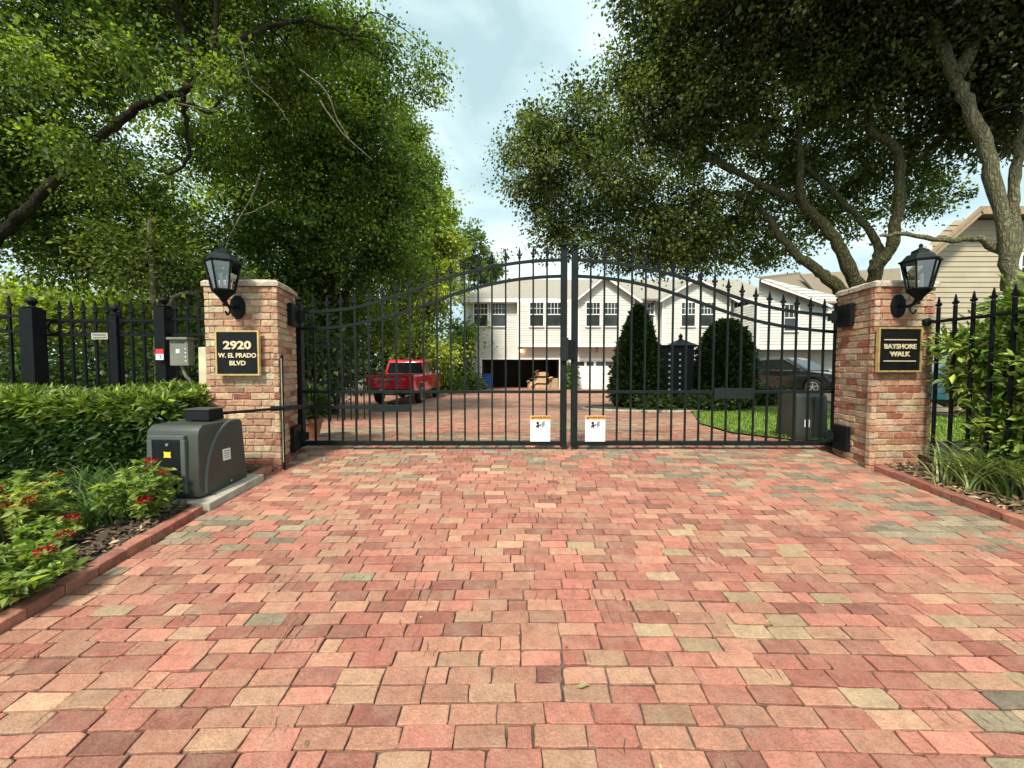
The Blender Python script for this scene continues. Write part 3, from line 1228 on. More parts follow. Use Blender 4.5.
def interp(tab, u):
    if u <= tab[0][0]: return tab[0][1]
    for (a, va), (b, vb) in zip(tab, tab[1:]):
        if u <= b:
            return va + (vb - va) * (u - a) / (b - a)
    return tab[-1][1]


def finial_mesh():
    mb = MB()
    mb.lathe((0, 0, 0), [(.019, 0), (.026, .012), (.019, .024), (.012, .03)], 8)
    pts = [(0, .165), (.010, .12), (.018, .085), (.010, .05), (.030, .075), (.040, .062), (.034, .045), (.012, .028), (-.012, .028), (-.034, .045), (-.040, .062), (-.030, .075), (-.010, .05), (-.018, .085), (-.010, .12)]
    mb.prism(pts, lambda a, b, d_: (a, d_, b), -.009, .009)
    me = bpy.data.meshes.new('finial')
    me.from_pydata(mb.v, [], mb.f)
    me.materials.append(M['iron'])
    return me


FINIAL = finial_mesh()


def put_finial(parent, x, y, z, sc=1., rz=0.):
    o = bpy.data.objects.new('finial', FINIAL)
    COL.objects.link(o)
    o.parent = parent
    o.location = Vector((x, y, z)) - OFF[parent.name]
    o.scale = (sc, sc, sc)
    o.rotation_euler = (0, 0, rz)
    return o


def gate_leaf(label, upper, lower, bars, hinge_u, meet_u, sgn):
    t = thing('gate_leaf', label, 'gate', (gx(hinge_u), GY, 0), 'two leaves of the arched driveway gate')
    mi = M['irongrey']
    zb, zt = gz(445.2), gz(441)
    x0, x1 = sorted((gx(hinge_u), gx(meet_u)))
    # posts
    for u, top, wd, nm in ((hinge_u, 304, .088, 'hinge_post'), (meet_u, 250, .085, 'meeting_post')):
        mb = MB().span((gx(u) - wd / 2, GY - wd / 2, zb - .02), (gx(u) + wd / 2, GY + wd / 2, gz(top)))
        p = mb.build(nm, mi, t, bevel=.006)
        MB().lathe((gx(u), GY, gz(top)), [(.055, 0), (.058, .012), (.03, .02), (.022, .03), (.04, .05), (.043, .065), (.03, .085), (.008, .10)], 12).build('cap', mi, p, smooth=True)
    mb = MB().span((x0 + .048, GY - .032, zb), (x1 - .048, GY + .032, zt))
    mb.build('bottom_rail', mi, t, bevel=.004)
    mb = MB().span((x0 + .048, GY - .02, gz(393.2)), (x1 - .048, GY + .02, gz(390.4)))
    mb.build('middle_rail', mi, t, bevel=.003)
    for tab in (upper, lower):
        us = [tab[0][0] + (tab[-1][0] - tab[0][0]) * k / 40 for k in range(41)]
        # smooth the table a little
        vsm = [sum(interp(tab, u + d_) for d_ in (-14, -7, 0, 7, 14)) / 5 for u in us]
        MB().bar([(gx(u), GY, gz(v)) for u, v in zip(us, vsm)], .036, .038).build('arched_rail', mi, t)
    for u in bars:
        vt = sum(interp(upper, u + d_) for d_ in (-14, -7, 0, 7, 14)) / 5
        zt2 = gz(vt) + .055
        o = MB().span((gx(u) - .0115, GY - .0115, zt - .01), (gx(u) + .0115, GY + .0115, zt2)).build('bar', mi, t)
        put_finial(o, gx(u), GY, zt2 - .002)
    return t


barsL = [314.5 + 13.66 * k for k in range(18)]
barsR = [590.0 + 13.68 * k for k in range(18)]
gateL = gate_leaf('left leaf of the tall black iron gate, red pickup seen through it', UPL, LOL, barsL, 300, 563.5, 1)
gateR = gate_leaf('right leaf of the tall black iron gate, clipped cone shrubs seen through it', UPR, LOR, barsR, 837.5, 574.3, -1)
# lock on the left leaf
mb = MB().span((gx(560), GY - .09, gz(361)), (gx(567.5), GY - .05, gz(338)))
o = mb.build('lock_plate', M['plate'], gateL, bevel=.006)
mb = MB().span((gx(566.5), GY - .075, gz(360)), (gx(573.5), GY - .03, gz(340)))
mb.build('lock_case', M['iron'], gateR, bevel=.005)
# slotted steel plates that take the arms
MB().span((gx(369), GY - .075, gz(411.3)), (gx(411), GY - .035, gz(404.5))).build('arm_plate', M['plate'], gateL, bevel=.004)
MB().span((gx(304), GY - .055, gz(408.6)), (gx(369), GY - .038, gz(405.2))).build('push_rail', M['plate'], gateL, bevel=.003)
MB().span((gx(713), GY - .06, gz(398.6)), (gx(752), GY - .034, gz(388.0))).build('arm_plate', M['plate'], gateR, bevel=.004)
MB().span((gx(835), GY - .02, gz(463)), (gx(838), GY + .02, gz(446.5))).build('drop_rod', M['iron'], gateR)


def warning_sign(label, u0, u1):
    a, b = P(u0, 415.8, GY - .05), P(u1, 441.6, GY - .05)
    c = (a + b) / 2
    wd, ht = b.x - a.x, a.z - b.z
    t = thing('warning_sign', label, 'sign', (c.x, c.y, c.z), 'warning signs on the gate')
    y = GY - .05
    MB().box((c.x, y + .006, c.z), (wd, .006, ht)).build('panel', M['label'], t, bevel=.001)
    MB().box((c.x, y + .001, c.z + ht * .43), (wd * .98, .004, ht * .13)).build('header', M['orange'], t)
    text('lettering', 'WARNING', M['ink'], t, (c.x + .02, y - .002, c.z + ht * .43), .045, 1.05, .002, 0, .0012)
    mb = MB()
    mb.prism([(-.5, -.45), (.5, -.45), (0, .5)], lambda a_, b_, d_: (c.x - wd * .38 + a_ * .034, d_, c.z + ht * .43 + b_ * .034), y - .003, y)
    mb.build('alert_symbol', M['ink'], t)
    # pictogram: a figure struck by a moving gate
    mb = MB()
    px, pz = c.x, c.z + ht * .16
    mb.lathe((0, 0, 0), [(.001, 0)], 3) if False else None
    mb.prism([(.02 * math.cos(k * .52), .02 * math.sin(k * .52)) for k in range(12)], lambda a_, b_, d_: (px - .035 + a_, d_, pz + .022 + b_), y - .001, y + .002)
    mb.prism([(-.06, -.02), (-.03, .005), (-.005, -.005), (.012, .012), (.016, .004), (-.002, -.02), (-.018, -.02), (-.02, -.05), (-.035, -.05), (-.04, -.03), (-.06, -.045)], lambda a_, b_, d_: (px + a_, d_, pz + b_), y - .001, y + .002)
    for k in range(3):
        mb.span((px + .022 + k * .014, y - .001, pz - .04 + .012 * k), (px + .030 + k * .014, y + .002, pz + .035 + .008 * k))
    mb.build('pictogram', M['ink'], t)
    mb = MB()
    for k in range(5):
        wl = wd * (.72 if k % 2 == 0 else .6)
        mb.span((c.x - wl / 2, y + .000, c.z - ht * (.11 + .075 * k)), (c.x + wl / 2, y + .0025, c.z - ht * (.125 + .075 * k)))
    mb.build('small_print', M['blueink'], t)
    return t


warning_sign('small white warning sign with orange header low on the left gate leaf', 530.3, 550.2)
warning_sign('small white warning sign with orange header low on the right gate leaf', 585.3, 605.2)

# ================================================================== gate operators
def operator_box(label, base, rz, size, plinth=None, recess=True, mirror=1):
    t = thing('gate_operator', label, 'gate motor', (0, 0, 0), 'gate operator housings')
    W, D, H = size
    # side profile in (y, z): y runs from the front to the back
    prof = [(0, 0), (.015, H * .86), (.03, H * .94), (.075, H), (D * .82, H * 1.0), (D * .9, H * .985), (D * .935, H * .95), (D, 0)]
    mb = MB()
    mb.prism(prof, lambda a, b, d_: (d_ * (1 - .05 * b / H), a, b), -W / 2, W / 2)
    body = mb.build('housing', M['opbox'], t, bevel=.018, smooth=True)
    # raised shoulder ribs running up the sides in an arc
    for s_ in (-1, 1) if recess else ():
        pts = []
        for k in range(15):
            a = math.pi / 2 * k / 14
            yy_ = .07 + (D * .62) * (1 - math.cos(a))
            zz_ = .02 + (H * .965) * math.sin(a)
            pts.append((s_ * (W / 2 * (1 - .05 * zz_ / H) + .001), yy_, zz_))
        MB().tube(pts, [.016] * 15, 8).build('shoulder_rib', M['opbox_lit'], t, smooth=True)
    if recess:
        mb = MB()
        mb.box((-W * .05, -.004, H * .47), (W * .52, .03, H * .66))
        o = mb.build('access_panel', M['black'], t, bevel=.008)
        fr = MB()
        for x, z, a, b in ((-W * .05, H * .835, W * .66, .045),):
            fr.box((x, -.004, z), (a, .04, b))
        for s_ in (-1, 1):
            fr.box((-W * .05 + s_ * W * .30, -.004, H * .43), (W * .085, .04, H * .76))
        fr.build('panel_surround', M['opbox_lit'], t, bevel=.01)
        st = MB()
        cz = H * .60
        pts = []
        for k in range(12):
            rr = .05 if k % 3 == 0 else .032
            pts.append((rr * math.cos(2 * math.pi * k / 12 + .78), rr * math.sin(2 * math.pi * k / 12 + .78)))
        st.prism(pts, lambda a, b, d_: (-W * .03 + a * 1.0, d_, cz + b * .8), -.023, -.018)
        st.build('sticker', M['yellow'], o)
        MB().prism([(.014 * math.cos(k * .6), .014 * math.sin(k * .6)) for k in range(11)], lambda a, b, d_: (-W * .03 + a, d_, H * .74 + b), -.026, -.018).build('lock', M['chrome'], o)
    lb = MB().box((mirror * (W / 2 * .975 + .004), D * .55, H * .50), (.004, .10, .115), ry=-mirror * .036) if recess else MB().box((-W * .17, -.003, H * .42), (.085, .004, .115))
    lo = lb.build('label', M['label'], t)
    mb = MB()
    for k in range(4):
        if recess:
            mb.box((mirror * (W / 2 * .975 + .0068), D * .55 + .004 * (k % 2), H * .50 + .035 - .022 * k), (.002, .07, .006), ry=-mirror * .036)
        else:
            mb.box((-W * .17, -.0065, H * .42 + .035 - .022 * k), (.06, .002, .006))
    mb.build('print', M['ltext'], lo)
    if recess:
        mb = MB().lathe((0, 0, 0), [(.012, 0), (.012, .006)], 10)
        mb.v = [(W / 2 + .001 + z, D * .62 + x, .055 + y) for x, y, z in mb.v]
        mb.build('bolt', M['chrome'], t)
    else:
        mb = MB()
        for x in (W * .06, W * .30):
            mb.span((x - .008, -.012, .01), (x + .008, .012, H * .93))
        mb.build('front_rib', M['opbox'], t)
    t.location = base
    t.rotation_euler = (0, 0, rz)
    return t


opL = operator_box('grey green gate motor housing with yellow sticker beside the left pillar', (-3.175, 3.74, -.075), R(-4), (.54, .62, .67))
# motor head and arm on top belong to the same machine
def local(o, p):
    return o.matrix_world.inverted() @ Vector(p)
bpy.context.view_layer.update()
mb = MB().box((.02, .37, .735), (.26, .20, .11), taper=.94)
h_ = mb.build('motor_head', M['black'], opL, bevel=.012)
MB().box((.02, .37, .792), (.27, .21, .014)).build('lid', M['opbox'], h_, bevel=.004)
a1, a2, a3 = local(opL, (-3.12, 4.14, .655)), local(opL, (-2.63, 4.66, .665)), local(opL, (-2.78, 5.50, .61))
MB().tube([a1, (a1 + a2) / 2, a2], .016, 8).build('swing_arm', M['iron'], opL)
MB().bar([a2 + Vector((-.10, -.09, 0)), a2, (a2 + a3) / 2, a3], .035, .055).build('arm_link', M['plate'], opL)

opR = operator_box('tall grey gate motor housing with white label on the grass inside the gate', (4.66, 6.25, -.07), R(0), (.50, .50, .80), recess=False)

mb = MB()
mb.prism([(-3.55, 3.66), (-2.77, 3.66), (-2.735, 4.42), (-3.55, 4.45)], lambda a, b, z: (a, b, z + .0933 * (b - 4.0)), -.30, -.075)
tag(mb.build('concrete_pad', M['concrete'], bevel=.012), 'pale concrete pad under the left gate motor housing', 'concrete pad')

# ================================================================== iron fences
def fence(name, label, pts_top, spacing, ground_z, rails, post_at=(), rings=True, ballr=.05, group='black iron fences', fin=1., barw=.026, top_post=None, postw=.11):
    """straight run between two points (x, y); rails: heights; bars stand up past the top rail"""
    (xa, ya), (xb, yb), ztop = pts_top
    ln = math.hypot(xb - xa, yb - ya)
    ex, ey = (xb - xa) / ln, (yb - ya) / ln
    rz = math.atan2(ey, ex)
    t = thing(name, label, 'fence', (xa, ya, ground_z), group)
    for z in rails:
        MB().box(((xa + xb) / 2, (ya + yb) / 2, z), (ln, .035, .032), rz=rz).build('rail', M['iron'], t)
    n = int(ln / spacing)
    for k in range(0 if ya > 4.7 and xa > 4 else 1, n + 1):
        s_ = k * spacing
        if s_ > ln - .02: break
        x, y = xa + ex * s_, ya + ey * s_
        o = MB().box((x, y, (ground_z + ztop) / 2), (barw, barw, ztop - ground_z), rz=rz).build('bar', M['iron'], t)
        put_finial(o, x, y, ztop - .002, fin, rz)
    if rings and len(rails) > 1:
        zc = (rails[0] + rails[1]) / 2
        rr = abs(rails[0] - rails[1]) / 2 - .016
        for k in range(n):
            s_ = (k + .5) * spacing
            cx, cy = xa + ex * s_, ya + ey * s_
            pts = [(cx + ex * rr * math.cos(a), cy + ey * rr * math.cos(a), zc + rr * math.sin(a)) for a in [2 * math.pi * j / 14 for j in range(15)]]
            MB().tube(pts, .013, 6, cap=False).build('ring', M['iron'], t)
    for s_ in post_at:
        x, y = xa + ex * s_, ya + ey * s_
        zt = top_post or ztop + .03
        p = MB().box((x, y, (ground_z + zt) / 2), (postw, postw, zt - ground_z), rz=rz).build('post', M['iron'], t, bevel=.006)
        MB().lathe((x, y, zt), [(postw * .55, 0), (postw * .6, .015), (.03, .03), (.02, .045), (ballr * .9, .075), (ballr, .10), (ballr * .7, .13), (.008, .15)], 12).build('cap', M['iron'], p, smooth=True)
    return t


# right fence: runs from the right pillar towards the camera along the bed
fence('iron_fence', 'black iron fence beside the red right pillar with shrub growing through', ((4.86, 4.82), (4.80, 1.2), 1.80), .178, -.12, [1.66, .08], rings=False, fin=.85, barw=.026)
MB_ = MB().lathe((0, 0, 0), [(.03, 0), (.045, .01), (.045, .05), (.03, .06)], 10)
mb = MB()
mb.v = [(4.86 + x, 4.80 - z, 1.665 + y) for x, y, z in MB_.v]
mb.f, mb.c = MB_.f, MB_.c
tag(mb.build('fence_bracket', M['iron'], smooth=True), 'round black bracket holding the fence rail to the red pillar', 'bracket')

# left fence behind the hedge
yF = 5.28
def lx(u, Y): return P(u, 367, Y).x
fence('iron_fence', 'black iron fence with rings behind the hedge, between the two wide posts', ((lx(50, yF), yF), (lx(160, yF), yF), P(0, 313, yF).z), .155, .0,
      [P(0, 320.5, yF).z, P(0, 335, yF).z], post_at=(.88,), top_post=P(0, 316, yF).z, postw=.10)
fence('iron_fence', 'black iron fence with large rings at the far left edge beyond the wide post', ((-9.0, 5.05), (lx(26, 5.05), 5.05), P(0, 309, 5.05).z), .185, .0,
      [P(0, 316, 5.05).z, P(0, 331.5, 5.05).z])
fence('iron_fence', 'short black iron fence length between the utility box and the pale pillar', ((lx(166, yF), yF), (-3.57, yF), P(0, 310, yF).z), .15, .0,
      [P(0, 319, yF).z, P(0, 334.5, yF).z], rings=False)
for u, Y, wpx, top, lab in ((35, 5.1, .17, 309, 'wide black fence post with ball cap near the left edge'), (166, 5.26, .13, 308, 'black fence post with ball cap behind the utility box')):
    x = lx(u, Y)
    t = thing('fence_post', lab, 'fence post', (x, Y, 0), 'wide posts of the left fence')
    zt = P(0, top, Y).z
    MB().box((x, Y, zt / 2), (wpx, .16, zt)).build('shaft', M['iron'], t, bevel=.008)
    MB().lathe((x, Y, zt), [(.085, 0), (.09, .018), (.035, .03), (.025, .045), (.05, .075), (.056, .10), (.04, .13), (.008, .15)], 12).build('cap', M['iron'], t, smooth=True)
# small sign on the fence
c = P(98.5, 336, 5.22)
t = thing('fence_sign', 'small pale sign plate on the fence above the hedge', 'sign', (c.x, 5.22, c.z))
MB().box((c.x, 5.235, c.z), (.21, .008, .085)).build('panel', M['concrete'], t)
mb = MB()
for k in range(2):
    mb.box((c.x, 5.229, c.z + .018 - .036 * k), (.17, .004, .014))
mb.build('print', M['ltext'], t)
# inner fence behind the left leaf
fence('iron_fence', 'low dark fence seen through the gate beside the potted plant', ((-5.9, 8.4), (-3.55, 9.8), P(0, 340, 9).z), .15, -.12, [P(0, 345, 9).z, P(0, 384, 9).z], rings=False, fin=.8)

# utility box on the post
c = P(179, 352, 5.0)
t = thing('utility_box', 'grey metal meter box mounted on the black post left of the pillar', 'utility box', (c.x, 5.0, c.z))
o = MB().box((c.x, 5.05, c.z - .01), (.23, .11, .32), taper=.97).build('case', M['utility'], t, bevel=.012)
MB().box((c.x, 5.035, c.z + .165), (.255, .14, .03)).build('hood', M['utility'], t, bevel=.006)
text('lettering', 'AC POWER', M['ink'], t, (c.x - .01, 4.992, c.z + .115), .030, 1.1, .002)
mb = MB()
for k in range(4):
    mb.box((c.x + .085, 4.993, c.z + .04 - .05 * k), (.022, .003, .010))
mb.box((c.x - .01, 4.993, c.z + .01), (.045, .003, .05))
mb.build('marking', M['label'], t)
mb = MB().tube(wiggle([(c.x - .02, 5.06, c.z - .17), (c.x + .02, 5.07, c.z - .30), (c.x + .06, 5.1, c.z - .45), (c.x + .06, 5.1, .05)], 4, 0), .018, 8)
mb.build('conduit', M['utility'], t, smooth=True)
s = P(159, 354.5, 5.12)
t = thing('notice_sticker', 'small red and white sticker on the post beside the utility box', 'sticker', (s.x, 5.12, s.z))
MB().box((s.x, 5.13, s.z - .03), (.10, .006, .075)).build('lower_half', M['label'], t)
MB().box((s.x, 5.13, s.z + .04), (.10, .006, .06)).build('upper_half', M['red'], t)
text('lettering', '2', M['ink'], t, (s.x + .01, 5.126, s.z - .03), .06, 1, .002)
s = P(205.5, 362, 5.0)
tag(MB().box((s.x + .02, 4.98, s.z - .05), (.10, .12, .46), taper=.95).build('conduit_box', M['beige'], bevel=.012), 'narrow beige box on the left flank of the pale pillar', 'box')


# ================================================================== hedge and planting
def shell_box(n, lo, hi, front=.55, top=.4):
    """points in the outer layer of a clipped box"""
    lo, hi = np.array(lo), np.array(hi)
    p = lo + (hi - lo) * RNG.random((n, 3))
    pick = RNG.random(n)
    dep = np.abs(RNG.normal(0, .085, n)) - .02
    nor = np.zeros((n, 3))
    f = pick < front
    p[f, 1] = lo[1] + dep[f]
    nor[f, 1] = -1
    tt = (pick >= front) & (pick < front + top)
    p[tt, 2] = hi[2] - dep[tt]
    nor[tt, 2] = 1
    r_ = pick >= front + top
    p[r_, 0] = hi[0] - dep[r_]
    nor[r_, 0] = 1
    bump = np.array([vnoise(x * 2.2 + 30, z * 3 + y * 2.2, 2) - .5 for x, y, z in p])
    p += nor * bump[:, None] * .16
    return p, nor


def shoots(pos, nor, per, size, spread):
    """rosettes of leaves round each shoot tip"""
    n = len(pos)
    p = np.repeat(pos, per, 0)
    nn = np.repeat(nor, per, 0)
    a = unit(RNG.normal(size=(n * per, 3))) * spread + nn * .8
    a[:, 2] += .35
    return p + unit(a) * size * .12, a


t = thing('hedge', 'clipped green hedge along the fence with bright tips', 'hedge', (-5.2, 4.6, 0))
p, nr = shell_box(6800, (-8.2, 4.12, .0), (-3.60, 5.12, .80))
pos, ax = shoots(p, nr, 9, .11, 1.35)
nl = len(pos)
hgt = np.repeat(p[:, 2], 9)
tipy = np.clip((hgt - .52) / .25, 0, 1) * RNG.random(nl) ** .7  # leaf colour gets lighter towards the hedge top
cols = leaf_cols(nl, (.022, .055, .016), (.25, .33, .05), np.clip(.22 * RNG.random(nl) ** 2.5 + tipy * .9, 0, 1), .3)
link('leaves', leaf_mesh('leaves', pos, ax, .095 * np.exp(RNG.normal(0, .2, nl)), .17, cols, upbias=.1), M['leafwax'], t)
mb = MB()
x = -8.1
while x < -3.7:
    b = Vector((x, random.uniform(4.4, 4.85), -.05))
    for k in range(3):
        mb.tube([b, b + Vector((random.uniform(-.1, .1), random.uniform(-.12, .12), .4)), b + Vector((random.uniform(-.2, .2), random.uniform(-.25, .25), .75))], [.014, .011, .006], 5)
    x += .22
mb.build('stems', M['bark'], t)
# inner foliage so the hedge is not hollow
n = 9000
pp = np.array([-8.1, 4.25, .05]) + np.array([4.4, .75, .70]) * RNG.random((n, 3))
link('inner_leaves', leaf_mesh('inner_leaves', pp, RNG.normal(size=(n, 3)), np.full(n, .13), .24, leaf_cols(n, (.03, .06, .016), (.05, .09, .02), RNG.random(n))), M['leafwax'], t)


def flower_shrub(label, x, y, rad, hgt, nst, nflow, leaf=(.12, .20, .04), alt=(.30, .38, .09), lsz=.054):
    z0 = G(y) + .03
    t = thing('flowering_shrub', label, 'flowering plant', (x, y, z0), 'red flowering shrubs in the left bed')
    st = MB()
    pos, ax, fl = [], [], []
    for k in range(nst):
        a = random.uniform(0, 2 * math.pi)
        rr = rad * math.sqrt(random.random())
        top = Vector((x + rr * math.cos(a), y + rr * math.sin(a), z0 + hgt * random.uniform(.55, 1.05) * (1 - .35 * (rr / rad) ** 2)))
        b = Vector((x + .25 * rr * math.cos(a), y + .25 * rr * math.sin(a), z0 - .03))
        q = wiggle([b, b.lerp(top, .55) + Vector((0, 0, .04)), top], 3, .008)
        st.tube(q, [.006] * (len(q) - 1) + [.003], 5, cap=False)
        for j in range(2, len(q)):
            for i in range(9 if j < len(q) - 1 else 13):
                aa = random.uniform(0, 2 * math.pi)
                pos.append(tuple(q[j]))
                ax.append((math.cos(aa), math.sin(aa), random.uniform(-.5, .9)))
        if k < nflow:
            fl.append(top)
    n = len(pos)
    link('leaves', leaf_mesh('leaves', np.array(pos), np.array(ax), lsz * np.exp(RNG.normal(0, .25, n)), .24, leaf_cols(n, leaf, alt, RNG.random(n) ** 1.1, .22), upbias=.5), M['leaf'], t)
    st.build('stems', M['stem'], t)
    for f_ in fl:
        n = 46
        d = unit(RNG.normal(size=(n, 3)) + np.array([0, 0, .5]))
        pp = np.array(f_)[None] + d * np.array([.034, .034, .016])[None] + np.array([0, 0, .02])
        aa = d + RNG.normal(size=(n, 3)) * .5
        link('flower_cluster', leaf_mesh('flower_cluster', pp, aa, np.full(n, .024), .42, leaf_cols(n, (.25, .008, .015), (.45, .025, .03), RNG.random(n), .2)), M['petal'], t)
    return t


LB, LA = (.10, .17, .035), (.36, .44, .11)
flower_shrub('red flowering shrub in front of the gate motor housing', -3.16, 3.40, .27, .50, 52, 6, LB, LA)
flower_shrub('large sprawling red flowering shrub at the left edge by the kerb', -3.02, 2.36, .30, .32, 84, 4, LB, LA)
flower_shrub('yellowish flowering shrub with drooping red heads behind the sprawling shrub', -3.85, 3.05, .34, .42, 56, 6, (.16, .21, .045), (.42, .45, .12))
flower_shrub('low leafy seedling shrub on bare mulch beside the kerb', -3.42, 2.92, .17, .24, 22, 2, LB, LA)
flower_shrub('sparse red flowering shrub behind low grass near the hedge', -4.35, 3.45, .34, .40, 40, 4, LB, LA)

def tuft(name, label, x, y, n, ln, base, alt, spread=.10, width=.008, group=None, lean=.75):
    z0 = G(y) + .03
    rt = np.stack([x + RNG.normal(0, spread, n), y + RNG.normal(0, spread, n), np.full(n, z0)], 1)
    me = blades(name, rt, ln * np.exp(RNG.normal(0, .22, n)), np.full(n, width), lean, leaf_cols(n, base, alt, RNG.random(n), .2), 5)
    # arching strap leaves
    o = link(name, me, M['leafwax'])
    return tag(o, label, 'strappy plant', group)


for x, y, lab in ((-3.62, 3.62, 'tuft of dark strappy leaves below the hedge left of the motor housing'), (-4.05, 3.85, 'tuft of dark strappy leaves tight against the hedge foot'), (-3.45, 3.30, 'smaller tuft of strappy leaves in front of the other tufts')):
    tuft('grass_tuft', lab, x, y, 170, .42, (.05, .10, .03), (.12, .19, .05), .10, .007, 'strappy tufts under the hedge')
for x, y, n_, lab in ((4.82, 4.05, 230, 'variegated strappy plant close to the right pillar'), (4.95, 3.55, 260, 'variegated strappy plant nearest the right edge of the drive'), (5.25, 3.95, 220, 'variegated strappy plant under the big shrub')):
    tuft('grass_tuft', lab, x, y, n_ + 220, .56, (.06, .12, .03), (.40, .45, .17), .13, .009, 'strappy tufts by the right fence')

# big shrub growing through the right fence
def bushy(name, label, cat, base, blobs, n, cb, ca, size, width, sigma, per, bark='bark', group=None, ntw=30, leafm=None, shell=.4, droop=-.2):
    lim = []
    b = Vector(base)
    for c, r_ in blobs:
        c = Vector(c)
        lim.append(([b + Vector((random.uniform(-.06, .06), random.uniform(-.06, .06), -.05)), b.lerp(c, .5) + Vector((random.uniform(-.1, .1), random.uniform(-.1, .1), .1)), c], .03, .01))
    return tree(name, label, cat, base, lim, blobs, n, cb, ca, M[bark], size, group, ntw, leafm or M['leafwax'], width=width, sigma=sigma, per=per, shell=shell, droop=droop)


bushy('shrub', 'bright green whorled shrub growing through the right fence', 'shrub', (5.55, 4.1, G(4.1)),
      [((5.42, 4.05, .72), (.42, .5, .55)), ((5.34, 4.2, 1.32), (.40, .5, .42)), ((5.14, 4.42, 1.05), (.22, .3, .42)), ((5.45, 4.05, 1.78), (.36, .45, .24)), ((5.8, 3.8, 1.72), (.5, .5, .34)), ((5.45, 3.8, .35), (.4, .35, .35)), ((4.92, 4.5, 1.40), (.17, .18, .09)), ((6.1, 3.6, 1.0), (.6, .6, .85)), ((5.12, 3.75, 1.1), (.28, .35, .55)), ((5.06, 4.05, .5), (.22, .3, .3)), ((5.1, 3.6, 1.6), (.25, .3, .25))],
      46000, (.075, .15, .024), (.40, .48, .10), .085, .18, .07, 22)

# potted plant behind the left gate post
x, y = lx(312, 6.6), 6.6
z0 = G(y)
t = thing('potted_plant', 'terracotta pot with dark leafy plant just inside the left gate post', 'potted plant', (x - .05, y, z0))
MB().lathe((x - .05, y, z0), [(.13, 0), (.19, .26), (.215, .26), (.215, .33), (.18, .33), (.175, .29)], 16).build('pot', M['terracotta'], t, smooth=True)
n = 700
d = unit(RNG.normal(size=(n, 3)))
pp = np.array([x - .05, y, z0 + .55]) + d * RNG.random((n, 1)) ** .4 * np.array([.24, .24, .28])
link('leaves', leaf_mesh('leaves', pp, d + np.array([0, 0, .3]), np.full(n, .11), .25, leaf_cols(n, (.03, .06, .02), (.08, .13, .03), RNG.random(n))), M['leafwax'], t)
MB().tube([(x - .05, y, z0 + .28), (x - .05, y, z0 + .6)], .012, 6).build('stem', M['stem'], t)

# ================================================================== inside the gate: island bed, topiary, mail kiosk
def topiary(label, u, vb, vt, Y, wpx, shape):
    b = P(u, vb, Y)
    z0 = G(Y)
    H = P(u, vt, Y).z - z0
    rad = wpx / 2 * Y / F
    t = thing('clipped_shrub', label, 'shrub', (b.x, Y, z0), 'clipped evergreen shrubs by the mail kiosk')
    n = 17000
    h = RNG.random(n) ** .8
    prof = (1 - h ** 1.55) ** .75 if shape == 'cone' else np.sqrt(np.clip(1 - (np.clip(h - .15, 0, 1) / .85) ** 2.3, 0, 1))
    prof = prof * np.clip(.72 + h * 2.2, 0, 1)
    a = RNG.random(n) * 2 * math.pi
    lump = 1 + .10 * np.sin(a * 5 + h * 9) * np.sin(h * 14 + a * 2) + RNG.normal(0, .06, n) + .06 * np.sin(a * 11 + h * 23)
    rr = rad * prof * lump * (1 - np.abs(RNG.normal(0, .09, n)))
    pp = np.stack([b.x + rr * np.cos(a), Y + rr * np.sin(a), z0 + .05 + h * (H - .05)], 1)
    ax = np.stack([np.cos(a), np.sin(a), np.full(n, .4)], 1) + RNG.normal(size=(n, 3)) * .5
    tt = np.clip(RNG.beta(1, 2.2, n), 0, 1)
    link('leaves', leaf_mesh('leaves', pp, ax, .12 * np.exp(RNG.normal(0, .25, n)), .28, leaf_cols(n, (.018, .038, .014), (.10, .15, .04), tt, .35)), M['leafwax'], t)
    MB().lathe((b.x, Y, z0 - .05), [(.08, 0), (.06, H * .5), (.02, H * .9)], 8).build('trunk', M['bark'], t)
    core = MB()
    ks = [(max(rad * .62 * ((1 - k ** 1.55) ** .75 if shape == 'cone' else math.sqrt(max(0, 1 - k ** 2.3))), .01), .1 + k * (H - .3)) for k in [i / 10 for i in range(11)]]
    n2 = 5000
    h2 = RNG.random(n2)
    a2 = RNG.random(n2) * 2 * math.pi
    r2 = rad * .75 * ((1 - h2 ** 1.55) ** .75) * RNG.random(n2) ** .5
    pp = np.stack([b.x + r2 * np.cos(a2), Y + r2 * np.sin(a2), z0 + .1 + h2 * (H * .9)], 1)
    link('inner_leaves', leaf_mesh('inner_leaves', pp, RNG.normal(size=(n2, 3)), np.full(n2, .2), .35, leaf_cols(n2, (.015, .03, .012), (.03, .05, .02), RNG.random(n2))), M['leafwax'], t)
    return t


topiary('tall clipped dark cone shrub left of the mail kiosk', 637, 404, 306, 14.2, 52, 'cone')
topiary('rounded clipped dark shrub right of the mail kiosk', 724, 405, 321, 14.2, 54, 'dome')

